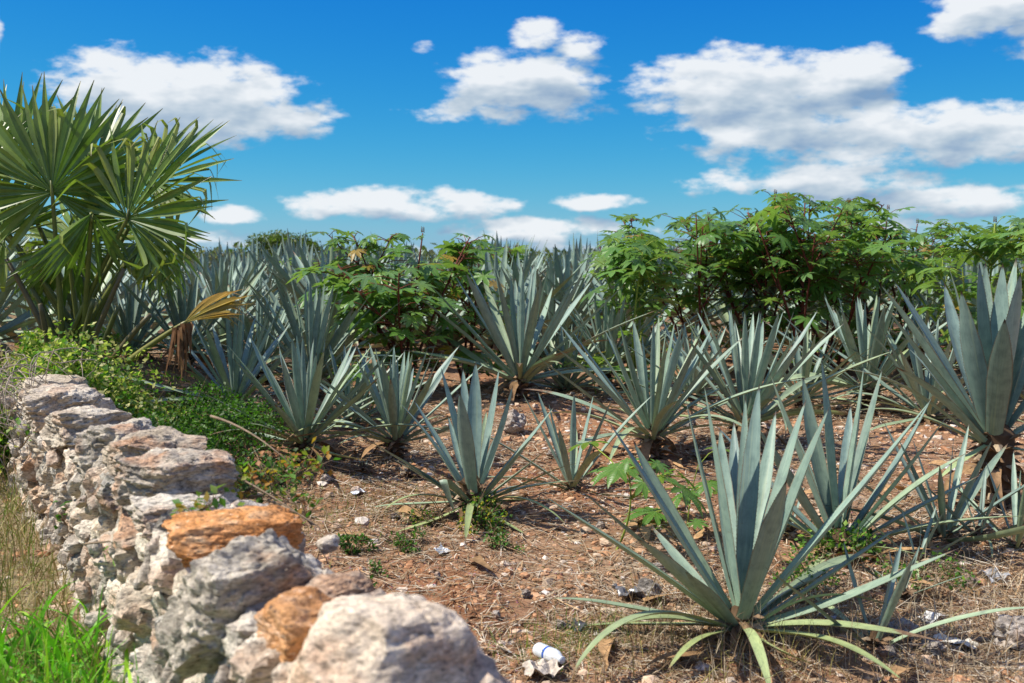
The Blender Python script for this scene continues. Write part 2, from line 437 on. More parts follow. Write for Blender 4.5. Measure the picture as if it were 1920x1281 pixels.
def build_gravel():
    v, f = ico(); f = np.array(f)
    r = np.random.default_rng(11); q = random.Random(5)
    Vs, Fs, Cs = [], [], []; n = 0; tries = 0
    while n < 14000 and tries < 200000:
        tries += 1
        y = 3.2 + 9.5 * q.random() ** 1.35
        x = q.uniform(-.50 * y - .2, .52 * y + .3)
        u, s = wall_uv(x, y)
        if s < .25 and (s > -.3 or q.random() < .7): continue
        if x < -2.4 and y > 7.2 and q.random() < .8: continue
        dens = .55 + .9 * noise.noise((x * 1.1, y * 1.1, 3))
        if q.random() > dens: continue
        sz = .0065 + .013 * q.random() ** 2 + (.024 * q.random() if q.random() < .15 else 0)
        if y > 8: sz *= 1.25
        p = v * (1 + r.uniform(-.32, .32, (12, 1)))
        p = p * np.array([sz * q.uniform(.8, 1.5), sz * q.uniform(.8, 1.4), sz * q.uniform(.45, .85)])
        a = q.random() * 6.28; ca, sa = math.cos(a), math.sin(a)
        p = np.stack([p[:, 0] * ca - p[:, 1] * sa, p[:, 0] * sa + p[:, 1] * ca, p[:, 2]], 1)
        z = land(x, y) + .018 * noise.noise((x * 7, y * 7, 2)) + .012 * noise.noise((x * 17, y * 17, 3))
        p += np.array([x, y, z - sz * .05])
        Vs.append(p); Fs.append(f + 12 * n); n += 1
        c = PEB[int(q.random() ** 1.9 * 8)]; m = q.uniform(.75, 1.15)
        Cs.append(np.tile([c[0] * m, c[1] * m, c[2] * m, 1], (12, 1)))
    V = np.concatenate(Vs); Fc = np.concatenate(Fs).tolist()
    o = link('gravel', mesh('gravel', V, Fc, M['gravel'], False, np.concatenate(Cs)))
    tag(o, 'small orange and pale limestone gravel scattered over the red soil', 'gravel', kind='stuff')
build_gravel()

def strip(mb, p, d, L, w, up, c, seg=2, droop=0.0, curl=0.0):
    """a thin blade of grass, straw or dry leaf"""
    d = d.normalized(); side = d.cross(up)
    if side.length < 1e-4: side = Vector((1, 0, 0))
    side.normalize()
    V = []; q = p.copy(); dd = d.copy()
    for i in range(seg + 1):
        t = i / seg
        ww = w * (1 - t ** 2.2) * .5 + w * .04
        V += [q - side * ww, q + side * ww]
        dd = (dd + Vector((0, 0, -droop)) / seg + side * curl / seg).normalized()
        q = q + dd * (L / seg)
    mb.add(V, [(2 * i, 2 * i + 1, 2 * i + 3, 2 * i + 2) for i in range(seg)], c)
STRAW = [(.42, .33, .22), (.52, .43, .31), (.30, .21, .13), (.60, .53, .42), (.22, .14, .085), (.46, .30, .16)]
def relief(x, y): return land(x, y) + .018 * noise.noise((x * 7, y * 7, 2)) + .012 * noise.noise((x * 17, y * 17, 3))
def build_straw():
    q = random.Random(21); mb = MB(); n = 0
    while n < 70000:
        y = 3.3 + 9.0 * q.random() ** 1.3; x = q.uniform(-.5 * y, .52 * y + .2)
        u, s = wall_uv(x, y)
        if s < .2: continue
        dens = .42 + .9 * noise.noise((x * .8, y * .8, 14))
        corner = math.exp(-(((x - 2.9) / 1.1) ** 2 + ((y - 5.3) / 1.2) ** 2))
        dens += .5 * corner
        if q.random() > dens: continue
        n += 1
        a = q.random() * 6.28; e = abs(q.gauss(0, .14)) + corner * abs(q.gauss(0, .3))
        d = Vector((math.cos(a) * math.cos(e), math.sin(a) * math.cos(e), math.sin(e)))
        c = q.choice(STRAW); m = q.uniform(.7, 1.2)
        L = q.uniform(.03, .12) if q.random() < .8 else q.uniform(.12, .34)
        strip(mb, Vector((x, y, relief(x, y) + .004 + .012 * q.random())), d, L * (1 + max(0, y - 5) * .06), q.uniform(.0024, .006) * (1 + max(0, y - 4.5) * .13), Vector((q.gauss(0, .3), q.gauss(0, .3), 1)),
              (c[0] * m, c[1] * m, c[2] * m), 2, q.uniform(.05, .4), q.gauss(0, .5))
    for i in range(9000):                                    # flakes of dead leaf
        y = 3.4 + 8.6 * q.random() ** 1.3; x = q.uniform(-.5 * y, .52 * y + .2)
        if wall_uv(x, y)[1] < .2 or q.random() > .55 + .9 * noise.noise((x * .9, y * .9, 24)): continue
        a = q.random() * 6.28; c = q.choice([(.24, .15, .085), (.34, .24, .15), (.17, .10, .06), (.44, .34, .23), (.30, .16, .08)])
        strip(mb, Vector((x, y, relief(x, y) + .006)), Vector((math.cos(a), math.sin(a), q.uniform(0, .45))), q.uniform(.025, .075), q.uniform(.010, .026), Vector((q.gauss(0, .35), q.gauss(0, .35), 1)), c, 2, q.uniform(.2, .9), q.gauss(0, .4))
    tag(link('dry_litter', mb.mesh('dry_litter', M['straw'])), 'dry straw and leaf litter strewn over the field soil', 'litter', kind='stuff')
build_straw()

# ------------------------------------------------------------------ dry stone wall
def stone_mesh(name, n, seed, mat, power=3.4, rough=.16, strata=.05, faces=0):
    """a unit rock (about 1 m box, z up): rounded block, broken facets, strata ledges, pits"""
    q = random.Random(seed); off = Vector((q.uniform(-50, 50), q.uniform(-50, 50), q.uniform(-50, 50)))
    idx = {}; V = []; Fc = []
    def vert(a):
        key = (round(a[0] * 1000), round(a[1] * 1000), round(a[2] * 1000))
        if key not in idx: idx[key] = len(V); V.append(Vector(a))
        return idx[key]
    g = [i / n * 2 - 1 for i in range(n + 1)]
    for ax in range(3):
        for sg in (-1, 1):
            for i in range(n):
                for j in range(n):
                    qd = []
                    for (a, b) in ((g[i], g[j]), (g[i + 1], g[j]), (g[i + 1], g[j + 1]), (g[i], g[j + 1])):
                        p = [0, 0, 0]; p[ax] = sg; p[(ax + 1) % 3] = a; p[(ax + 2) % 3] = b
                        qd.append(vert(p))
                    Fc.append(qd if sg > 0 else qd[::-1])
    planes = []
    for i in range(faces or 18):
        d = Vector((q.gauss(0, 1), q.gauss(0, 1), q.gauss(0, 1))).normalized()
        k = max(abs(d.x), abs(d.y), abs(d.z))
        planes.append((d, q.uniform(.40, .52) * (.5 / .5) * (1.0 + (1 - k) * .25)))
    tilt = Vector((q.gauss(0, .25), q.gauss(0, .25), 1)).normalized()
    for v in V:
        s = (abs(v.x) ** power + abs(v.y) ** power + abs(v.z) ** power) ** (-1 / power)
        p = v * (s * .52)
        wob = noise.noise_vector(p * 3.2 + off) * .028
        for d, h in planes:
            e = (p + wob).dot(d) - h
            if e > 0: p -= d * e
        nrm = p.normalized()
        big = noise.fractal(p * 2.4 + off, 1.0, 2.0, 3)
        sm = (noise.fractal(p * 3.4 + off, .75, 2.1, 4, noise_basis='VORONOI_F2F1') - .55) * 1.1
        pit = noise.voronoi(p * 7 + off)[0][0]
        pit2 = noise.voronoi(p * 17 + off)[0][0]
        h = p.dot(tilt) * 7 + big * .9
        fr = h - math.floor(h); ledge = fr if fr < .82 else (1 - fr) * 4.5
        p += nrm * (rough * .30 * big + rough * .26 * sm - rough * .45 * max(0, .28 - pit) - rough * .35 * max(0, .22 - pit2))
        p += Vector((nrm.x, nrm.y, 0)) * strata * (ledge - .5)
        v.xyz = p
    m = mesh(name, V, Fc, mat, True)
    m.set_sharp_from_angle(angle=R(24))
    return m
WANG = math.atan2(WD.y, WD.x)
def rotmat(yaw, rx=0.0, ry=0.0):
    return Matrix.Rotation(yaw, 4, 'Z') @ Matrix.Rotation(ry, 4, 'Y') @ Matrix.Rotation(rx, 4, 'X')
def build_wall():
    root = empty('stone_wall', (W0.x, W0.y, 0))
    tag(root, 'low dry stone wall of pale grey and orange limestone beside the agave field', 'wall')
    inv = Vector((-W0.x, -W0.y, 0))
    def put(m, c, yaw, dims, rx=0, ry=0, color=(1, 1, 1), label=None):
        mat4 = Matrix.Translation(Vector(c) + inv) @ rotmat(yaw, rx, ry) @ Matrix.Diagonal((*dims, 1))
        o = link('stone', m, root, mat4=mat4); o.color = (color[0] * 1.12, color[1] * 1.07, color[2] * .94, 1)
        if label: o['label'] = label
        return o
    # cap stones: photo pixel of the centre, depth, size along/across the wall and height, turn, tilts
    caps = [
        # px, py, D, (along, across, high), yaw, rx, ry, material, tint
        (690, 1280, 2.42, (.42, .40, .36), .25, .10, .16, 'pale_limestone', (1.2, 1.13, 1.07), 3.4, 'big white and pink rounded capstone'),
        (572, 1180, 2.70, (.21, .25, .20), .3, -.1, -.2, 'orange_limestone', (.92, 1.02, 1.18), 3.4, 'smooth orange stone wedged beside the white capstone'),
        (634, 1124, 2.94, (.17, .22, .13), -.2, .0, .0, 'limestone', (.98, .98, .98), 3.2, None),
        (482, 1132, 3.08, (.32, .46, .44), .12, .16, -.26, 'limestone', (1.0, .99, .98), 6.0, 'large pitted grey block standing on edge'),
        (436, 1012, 3.46, (.22, .46, .17), .10, .12, -.30, 'orange_limestone', (1.0, .95, .85), 6.0, 'bright orange slab behind the pitted grey block'),
        (350, 975, 3.85, (.28, .38, .16), .10, .12, -.10, 'pale_limestone', (.92, .92, .92), 5.0, None),
        (322, 900, 4.25, (.40, .45, .25), -.05, .12, -.16, 'limestone', (.95, .92, .90), 6.0, None),
        (302, 852, 4.70, (.34, .44, .21), .08, .08, -.20, 'limestone', (.90, .84, .78), 6.0, None),
        (222, 842, 5.05, (.40, .42, .29), -.1, .02, -.10, 'limestone', (1.0, .99, .98), 5.5, None),
        (168, 804, 5.62, (.46, .42, .24), .05, .02, -.05, 'pale_limestone', (.86, .85, .84), 5.5, None),
        (108, 766, 6.22, (.52, .44, .27), .0, .02, .02, 'pale_limestone', (.86, .84, .83), 5.5, None),
    ]
    for i, (px, py, D, dims, yaw, rx, ry, mt, tint, pw, lab) in enumerate(caps):
        n = 42 if i < 8 else 28
        put(stone_mesh('capstone', n, 100 + i, M[mt], pw, (.07, .09, .12, .13, .12)[i] if i < 5 else .14, .012 if i == 0 else .035, (9, 12, 14, 11, 12)[i] if i < 5 else 14), P(px, py, D), WANG + yaw, dims, rx, ry, tint, lab)
    q = random.Random(3)
    pool = [stone_mesh('rubble', 13, 300 + i, M[('pale_limestone', 'limestone', 'pale_limestone')[i % 3]], 3.0 + .4 * (i % 5), .17, .045) for i in range(14)]
    small = [stone_mesh('rubble_small', 6, 400 + i, M['pale_limestone'], 3.2, .17, .04) for i in range(8)]
    def joined(name, items):
        V, Fc, b = [], [], 0
        for (m, c, yaw, dims, rx, ry) in items:
            co = np.empty(len(m.vertices) * 3); m.vertices.foreach_get('co', co); co = co.reshape(-1, 3)
            mt = np.array(Matrix.Translation(Vector(c) + inv) @ rotmat(yaw, rx, ry) @ Matrix.Diagonal((*dims, 1)))
            V.append(co @ mt[:3, :3].T + mt[:3, 3]); Fc += [tuple(k + b for k in p.vertices) for p in m.polygons]; b += len(co)
        o = link(name, mesh(name, np.concatenate(V), Fc, M['pale_limestone'], True), root); o['kind'] = 'stuff'
        o.data.set_sharp_from_angle(angle=R(24)); o.color = (1.05, 1.0, .9, 1)
    chips = []
    def at(u, s, z): return Vector((W0.x + WD.x * u + WN.x * s, W0.y + WD.y * u + WN.y * s, z))
    # more capstones where the wall runs on out of view
    u = -1.15
    while u > -2.6:
        L = q.uniform(.28, .46); put(q.choice(pool), at(u - L / 2, q.uniform(-.03, .03), .70 + q.uniform(-.03, .02)), WANG + q.gauss(0, .2), (L * 1.12, .48, .30), q.gauss(0, .08), q.gauss(0, .08)); u -= L
    u = 4.75
    while u < 6.3:
        L = q.uniform(.3, .5); put(q.choice(pool), at(u + L / 2, q.uniform(-.03, .03), .84 + q.uniform(-.03, .03)), WANG + q.gauss(0, .2), (L * 1.12, .48, .30), q.gauss(0, .08), q.gauss(0, .08), (.9, .88, .85)); u += L
    # the faces below: courses of rubble, small chips in the gaps
    for side in (-1, 1):
        for row in range(5):
            z = .13 + row * .165
            u = -2.5 + q.uniform(0, .15)
            while u < 6.6:
                if side > 0 and u > 5: break
                if u < -.4 and row == 4: u += .2; continue
                L = q.uniform(.13, .34); H = q.uniform(.15, .25)
                if q.random() < .22: H *= 1.45; L *= .7
                lean = (.19 if side < 0 else .16) - .012 * row
                tint = q.uniform(.88, 1.28); warm = q.uniform(-.05, .06)
                (put if side < 0 else lambda m, c, y, d, rx, ry, t: chips.append((small[q.randrange(8)], c, y, d, rx, ry)))(q.choice(pool), at(u + L / 2, side * (lean + q.uniform(-.03, .03)), z + q.uniform(-.04, .04)), WANG + q.gauss(0, .25) + (math.pi if q.random() < .5 else 0),
                    (L * 1.07, q.uniform(.20, .28), H * .98), q.gauss(0, .25), q.gauss(0, .35), (tint * (1 + warm), tint, tint * (1 - warm)))
                u += L * .94
        for i in range(110 if side < 0 else 40):
            s = q.uniform(.04, .10)
            chips.append((q.choice(small), at(q.uniform(-1, 6.5 if side < 0 else 5), side * q.uniform(.23, .29), q.uniform(.1, .86)), q.random() * 6.28, (s * 1.5, s, s), q.random() * 3, q.random() * 3))
    joined('small_rubble', chips)
    # packed earth and small rubble in the core, coloured dark to deepen shaded gaps
    mb = MB(); V = []
    for i in range(61):
        u = -2.5 + i * .152
        for (s, z) in ((-.15, -.05), (-.13, .80), (.13, .80), (.15, -.05)): V.append(at(u, s, z) + inv)
    mb.add(V, [(4 * i + j, 4 * i + j + 1, 4 * i + j + 5, 4 * i + j + 4) for i in range(60) for j in range(3)] + [(3, 2, 1, 0), (240, 241, 242, 243)], (.12, .095, .075, 1))
    link('core', mb.mesh('core', M['gravel'], False), root)
build_wall()
# stones lying loose
def loose_stones():
    q = random.Random(8)
    ms = [stone_mesh('loose_rock', 12, 500 + i, M[('limestone', 'pale_limestone')[i % 2]], 2.8, .22, .05) for i in range(6)]
    spec = [(1218, 1122, .15, .13, 'grey sharp-edged stone beside a scrap of dark plastic'), (962, 812, .30, .24, 'large pale boulder behind the agave with a creeper at its base'),
            (405, 838, .22, .15, 'pale stone fallen beside the wall by the dense green hedge'), (668, 926, .10, .06, 'flat white stone on sparse grass by the wall'),
            (1330, 858, .3, .12, None), (1900, 1215, .26, .2, 'sandy boulder in dry grass at the field corner'), (1660, 1110, .16, .1, None), (1285, 935, .16, .08, None),
            (1050, 1180, .09, .06, None), (610, 905, .12, .07, None), (740, 975, .08, .05, None), (1590, 1010, .2, .12, None), (1290, 800, .2, .12, None), (870, 1190, .06, .04, None),
            (930, 1160, .07, .05, None), (985, 1120, .08, .05, None), (1690, 1195, .17, .09, None), (1750, 1225, .14, .08, None), (1820, 1100, .12, .07, None), (1240, 1075, .14, .07, None), (820, 1085, .05, .04, None),
            (1040, 860, .14, .08, None), (480, 880, .12, .08, None), (1125, 990, .07, .05, None), (1660, 1230, .13, .07, None), (1600, 870, .12, .07, None), (700, 1075, .05, .04, None)]
    for i, (px, py, w, h, lab) in enumerate(spec):
        g = G(px, py)
        o = link('loose_stone', ms[i % 6], loc=g + Vector((0, 0, h * .28)), rot=(q.gauss(0, .2), q.gauss(0, .2), q.random() * 6), scale=(w, w * q.uniform(.7, 1), h))
        t = q.uniform(.62, .95); o.color = (t, t * .97, t * .93, 1)
        if lab: tag(o, lab, 'stone')
        else: tag(o, 'small pale limestone rock lying loose on the field soil', 'stone', 'loose rocks on the soil')
loose_stones()

# ------------------------------------------------------------------ agaves
PROF = [(0, .80), (.06, .70), (.25, .84), (.5, 1.0), (.68, .90), (.82, .62), (.92, .33), (.975, .11), (1.0, .015)]
def agave_leaf(name, bend, W=.098, nseg=16, gut=.34, wave=0.0, teeth=0, fold=None, mat='agave', thick=.30, seed=0):
    """unit-length blade along +Y, channelled upper side +Z; bend > 0 droops, < 0 curves up"""
    q = random.Random(seed)
    ts = [i / nseg for i in range(nseg + 1)]
    ys, zs = [0.0], [0.0]; ang = []
    for i in range(nseg):
        t = (i + .5) / nseg
        a = -bend * (t ** 1.5) + wave * math.sin(t * 7 + seed)
        if fold and t > fold[0]: a -= fold[1]
        ang.append(a)
        ys.append(ys[-1] + math.cos(a) / nseg); zs.append(zs[-1] + math.sin(a) / nseg)
    ang.append(ang[-1])
    L = math.hypot(ys[-1], zs[-1]); b = math.atan2(zs[-1], ys[-1])
    if not fold:
        cb, sb = math.cos(-b) / L, math.sin(-b) / L
        ys, zs = [y * cb - z * sb for y, z in zip(ys, zs)], [y * sb + z * cb for y, z in zip(ys, zs)]
        ang = [a - b for a in ang]
    V, Fc, C = [], [], []
    tw = q.gauss(0, .12)
    for i, t in enumerate(ts):
        w = interp(t, PROF) * W * .5; a = ang[i]
        g = gut * (1 - .35 * t); th = thick * (1 - t) ** 1.3 + .05
        ring = [(-1, g), (-.5, g * .30), (0, 0), (.5, g * .30), (1, g), (1, g), (.55, g * .20 - th * .7), (0, -th), (-.55, g * .20 - th * .7), (-1, g)]
        r = tw * t
        for j, (x, h) in enumerate(ring):
            x, h = x * math.cos(r) - h * math.sin(r), x * math.sin(r) + h * math.cos(r)
            V.append((x * w, ys[i] - math.sin(a) * h * w, zs[i] + math.cos(a) * h * w))
            C.append((t, min(1, abs(ring[j][0])), 0 if j < 5 else 1, 1))
    for i in range(nseg):
        for j in list(range(4)) + list(range(5, 9)):
            p = i * 10 + j
            Fc.append((p, p + 1, p + 11, p + 10))
    if teeth:
        for i in range(teeth):
            t = .06 + .86 * i / teeth
            for sx in (-1, 1):
                f = t * nseg; i0 = min(int(f), nseg - 1); fr = f - i0; e = 0 if sx < 0 else 4
                a0 = Vector(V[i0 * 10 + e]).lerp(Vector(V[(i0 + 1) * 10 + e]), fr)
                bb = len(V)
                V += [tuple(a0 - Vector((0, .0026, 0))), tuple(a0 + Vector((0, .0026, 0))), (a0.x + sx * .0042, a0.y + .002, a0.z + .001)]
                C += [(t, 1, 0, 1)] * 3; Fc.append((bb, bb + 1, bb + 2))
    return mesh(name, V, Fc, M[mat], True, C)
NEAR = {
    'up': [agave_leaf('agave_blade', b, .100, 16, .36, .012, 46, seed=i) for i, b in enumerate((-.10, .02, -.18, .06, -.02))],
    'mid': [agave_leaf('agave_blade', b, .096, 16, .32, .02, 46, seed=10 + i) for i, b in enumerate((.10, -.12, .22, .04, -.06))],
    'low': [agave_leaf('agave_blade', b, .090, 18, .26, .05, 46, seed=20 + i) for i, b in enumerate((.45, .8, .25, -.25, .6))],
    'droop': [agave_leaf('agave_blade', b, .088, 20, .20, .06, 46, seed=30 + i) for i, b in enumerate((1.5, 1.9, 1.2))],
    'fold': [agave_leaf('agave_blade', .2, .10, 18, .26, .02, 30, fold=(.62, 2.4), seed=40)],
}
FAR = {kd: [agave_leaf('agave_blade', b, .105, 7, .36, .01, 0, seed=60 + i) for i, b in enumerate(bs)]
       for kd, bs in (('up', (-.10, .02, -.16)), ('mid', (.1, -.1, .2)), ('low', (.4, .7, -.2)), ('droop', (1.5, 1.1)))}
def dead_leaf_mesh(seed):
    q = random.Random(seed); mb = MB(); p = Vector((0, 0, 0)); d = Vector((0, 1, .1)); V = []
    for i in range(8):
        t = i / 7; w = .035 * (1 - t ** 2) * (1 + .3 * q.random()) + .003
        s = Vector((math.cos(t * 1.6 * q.uniform(.5, 1)), 0, math.sin(t * 1.6)))
        V += [p - s * w, p + Vector((0, 0, -.012)), p + s * w]
        d = (d + Vector((q.gauss(0, .14), 0, -.30))).normalized(); p = p + d * .085
    mb.add(V, [(3 * i + j, 3 * i + j + 1, 3 * i + j + 4, 3 * i + j + 3) for i in range(7) for j in range(2)], (.27, .165, .085))
    return mb.mesh('dead_blade', M['dead'])
DEAD = [dead_leaf_mesh(i) for i in range(4)]
def trunk_mesh(seed, h, r):
    """stump of old leaf bases"""
    q = random.Random(seed); mb = MB()
    mb.tube([(0, 0, -.1), (0, 0, h * .35), (0, 0, h), (0, 0, h + .05)], [r * .72, r * .85, r, r * .5], 9, (.10, .062, .036, 1))
    for i in range(int(26 + h * 90)):
        a = i * 2.4; z = h * (i / (26 + h * 90)); L = q.uniform(.05, .11)
        d = Vector((math.cos(a), math.sin(a), q.uniform(-.5, .6))).normalized()
        p = Vector((math.cos(a) * r * .75, math.sin(a) * r * .75, z)); sd = Vector((-math.sin(a), math.cos(a), 0)) * q.uniform(.018, .034)
        c = q.choice([(.20, .125, .07), (.30, .20, .12), (.13, .08, .05), (.38, .29, .19)])
        mb.add([p - sd, p + sd, p + d * L + sd * .4, p + d * L - sd * .4, p + d * L * .5 + Vector((0, 0, .02))], [(0, 1, 4), (1, 2, 4), (2, 3, 4), (3, 0, 4)], c)
    return mb.mesh('stump', M['dead'], False)
TRUNK = [trunk_mesh(i, h, r) for i, (h, r) in enumerate(((.10, .065), (.20, .075), (.40, .095), (.07, .04)))]
GLAUC = (.245, .335, .265); OLIVE = (.36, .42, .17); BLUEG = (.228, .318, .276)
def leaf_color(el, q, yellow=0.0):
    k = max(0, min(1, (38 - el) / 45)) * q.uniform(.3, 1.0) + yellow
    k = max(0, min(1, k)); b = GLAUC if q.random() < .6 else BLUEG
    m = q.uniform(.80, 1.2)
    return tuple((b[i] * (1 - k) + OLIVE[i] * k) * m for i in range(3))
def leaf_matrix(base, az, el, L, W, roll):
    r = Vector((math.cos(az), math.sin(az), 0)); z = Vector((0, 0, 1))
    Y = r * math.cos(el) + z * math.sin(el); Z = -r * math.sin(el) + z * math.cos(el); X = Y.cross(Z)
    m = Matrix((X, Y, Z)).transposed().to_4x4() @ Matrix.Rotation(roll, 4, 'Y') @ Matrix.Diagonal((L * W, L, L * W ** .5, 1))
    m.translation = base
    return m
def agave_root(loc, trunk, lab, group=None, size=1.0):
    r = empty('agave_plant', loc); tag(r, lab, 'agave', group)
    link('stump', TRUNK[trunk], r, scale=(size,) * 3, rot=(0, 0, rng.random() * 6))
    return r
HEART = [.10, .22, .42, .06]
def add_leaf(root, base, tip, W=1.0, roll=0.0, kind=None, yellow=0.0, q=rng, lib=NEAR):
    d = tip - base; L = d.length; az = math.atan2(d.y, d.x); el = math.asin(d.z / L)
    e = math.degrees(el)
    kd = kind or ('up' if e > 55 else 'mid' if e > 24 else 'low')
    o = link('leaf', q.choice(lib[kd]), root, mat4=leaf_matrix(base, az, el, L, W * .92, roll)); o.color = (*leaf_color(e, q, yellow), q.uniform(.03, .10) if e > 45 else q.uniform(.04, .28) if e > 22 else q.choice((.12, .25, .4, .7)) * q.uniform(.5, 1.2))
    return o
def auto_agave(loc, H, lab, seed, n=26, trunk=0, size=None, lib=NEAR, group=None, dead=2, low=.30, lean=(0, 0), width=.72):
    q = random.Random(seed)
    hs = size or H
    root = agave_root(loc, trunk, lab, group, max(.7, min(1.2, hs)))
    base = Vector((0, 0, HEART[trunk] * max(.7, min(1.2, hs))))
    L0 = H - base.z
    for i in range(n):
        t = i / (n - 1)
        az = i * 2.39996 + q.gauss(0, .18)
        el = 87 - 72 * t ** .80 + q.gauss(0, 5)
        if t > 1 - low: el = q.uniform(-2, 24)
        el = max(-6, min(89, el))
        L = L0 * q.uniform(.90, 1.04) * (1.0 + .46 * t) * (1 if t < 1 - low else q.uniform(.7, 1.02))
        if i < 2: L *= .9
        L = min(L, L0 * q.uniform(.90, 1.02) / max(.05, math.sin(R(max(3, el)))))
        b = base + Vector((math.cos(az), math.sin(az), 0)) * (.02 + .05 * t) * hs - Vector((0, 0, .07 * t * hs))
        e = R(el)
        d = Vector((math.cos(az) * math.cos(e) + lean[0] * .5, math.sin(az) * math.cos(e) + lean[1] * .5, math.sin(e))).normalized()
        kd = 'up' if el > 55 else 'mid' if el > 26 else ('droop' if (q.random() < .22 and el < 14) else 'low')
        if kd == 'droop': d.z -= .12; d.normalize()
        tip = b + d * L
        g = .03 - loc[2] + land(loc[0] + tip.x, loc[1] + tip.y)
        if tip.z < g: tip.z = g
        add_leaf(root, b, tip, width * q.uniform(.82, 1.15) * (.62 if i < 1 else 1), q.gauss(0, .22), kd, .05 if q.random() > .12 else .45, q, lib)
    for i in range(dead):
        az = q.random() * 6.28
        m = Matrix.Translation(base * .7 + Vector((math.cos(az), math.sin(az), 0)) * .07) @ Matrix.Rotation(az - math.pi / 2, 4, 'Z') @ Matrix.Diagonal((1, 1, 1, 1)) @ Matrix.Scale(min(1, base.z * 2.2 + .3), 4)
        o = link('dead_leaf', q.choice(DEAD), root, mat4=m); o.color = (q.uniform(.8, 1.3),) * 3 + (1,)
    return root
def laid_agave(loc, trunk, lab, heart_px, tips, seed, W=1.0, size=1.0):
    """an agave whose single leaves follow the photographed plant"""
    q = random.Random(seed)
    root = agave_root(loc, trunk, lab, None, size)
    D0 = loc[1]; heart = P(*heart_px, D0) - Vector(loc)
    for t in tips:
        px, py, dy = t[:3]; w = t[3] if len(t) > 3 else 1.0; kd = t[4] if len(t) > 4 else None; ye = t[5] if len(t) > 5 else 0.0
        tip = P(px, py, D0 + dy) - Vector(loc)
        d = tip - heart; hd = Vector((d.x, d.y, 0)); 
        if hd.length > 0: hd.normalize()
        el = math.asin(max(-1, min(1, d.z / d.length)))
        b = heart + hd * .055 * math.cos(el) * size - Vector((0, 0, .06 * math.cos(el)))
        g = land(loc[0] + tip.x, loc[1] + tip.y) - loc[2] + .02
        if tip.z < g: tip.z = g
        w = w * .96 / max(.8, min(1.35, d.length / (1.12 * size)))
        add_leaf(root, b, tip, W * w, q.gauss(0, .16), kd, ye, q)
    for i in range(5):
        az = i * 1.25 + q.random()
        m = Matrix.Translation(heart * .6 + Vector((math.cos(az), math.sin(az), 0)) * .07) @ Matrix.Rotation(az - math.pi / 2, 4, 'Z') @ Matrix.Scale(min(.8, heart.z * 2.2 + .2), 4)
        o = link('dead_leaf', q.choice(DEAD), root, mat4=m); o.color = (q.uniform(.8, 1.4),) * 3 + (1,)
    return root

g1 = G(1388, 1195)
laid_agave(g1, 0, 'large agave with many arching leaves above a plastic bottle on the soil', (1388, 1150), [
    (1285, 745, .10, .62), (1319, 716, .02, 1.05), (1424, 720, .12, .95), (1398, 742, .32, .6), (1512, 748, .25, .75), (1556, 762, .02, 1.05), (1475, 900, -.52, 1.0),
    (1350, 800, .5, .8), (1455, 770, .5, .8), (1138, 786, .08, 1.0), (1187, 826, .28, .95, None, .35), (1078, 910, -.08, .9), (1012, 925, -.35, .9, None, .45), (1285, 1072, -.42, 1.15),
    (1752, 742, -.12, .95), (1798, 1028, -.25, .85, 'low'), (1708, 1158, -.15, .95, 'droop'), (1765, 1203, -.40, .8, 'low', .35), (1695, 1278, -.62, .85, 'low', .45), (1448, 1330, -.62, .9, 'droop', .45),
    (1066, 1278, -.55, .8, 'droop', .15), (1118, 1188, -.20, 1.0, 'low', .55), (1030, 1122, .05, .75, 'low'), (1068, 1192, .10, .7, 'low', .4), (1600, 1080, .4, .8, 'low'), (1640, 1040, .7, .8), (1220, 985, .6, .8), (1376, 790, .6, .85), (1690, 985, -.1, .8, None, .2), (1195, 1010, -.5, .85, None, .1), (1250, 1260, -.5, .8, 'low', .5), (1560, 1260, -.55, .8, 'low', .4)], 1)
g2 = G(1572, 1042)
laid_agave(g2, 0, 'agave with tangled green creeper round its base beyond the large arching one', (1572, 1010), [
    (1442, 695, .1, .9), (1505, 705, .3, .9), (1540, 672, .15, .8), (1620, 685, .0, 1.05), (1655, 690, .3, .8), (1470, 770, .4, .7), (1595, 760, .5, .8), (1750, 740, .1, .8), (1780, 775, -.1, .95),
    (1812, 850, -.3, 1.0, None, .3), (1840, 890, -.1, .8), (1340, 795, .3, .8), (1300, 890, .5, .8, None, .4), (1420, 800, -.2, .9), (1930, 968, -.2, .8, 'low'), (1880, 990, .3, .8, 'low'), (1370, 960, .4, .8), (1700, 930, .6, .8), (1490, 1100, -.5, .8, 'low', .4), (1720, 1040, -.5, .8, 'low', .3)], 2)
g3 = G(884, 968)
laid_agave(g3, 1, 'agave with small-leaved green creeper growing over its stump', (888, 925), [
    (746, 752, .1, .9), (776, 750, .3, .9), (827, 690, .1, .95), (862, 735, -.40, 1.15), (868, 690, .3, .8), (892, 678, .1, 1.05), (912, 770, .4, .85, None, .5), (936, 690, .25, .7), (962, 722, -.05, 1.0), (1002, 815, -.4, .85),
    (1040, 762, .1, .8), (678, 818, -.1, .9), (728, 858, -.15, 1.1, None, .15), (800, 862, -.42, 1.0, 'fold', .2), (702, 988, -.25, .8, 'droop', .15), (686, 992, .1, .7, 'low'), (738, 1016, -.4, .75, 'low', .45),
    (1030, 838, -.2, .9, None, .3), (1085, 868, -.1, .8, None, .2), (1092, 902, .05, .9, 'low', .3), (1062, 985, -.35, .75, 'droop', .5), (1050, 960, .3, .7, 'low', .4), (872, 1030, -.6, .8, 'droop', .5), (840, 780, .5, .8), (940, 800, .55, .8), (990, 1010, -.4, .7, 'low', .5), (1020, 905, .4, .8)], 3)
g9 = G(1866, 948)
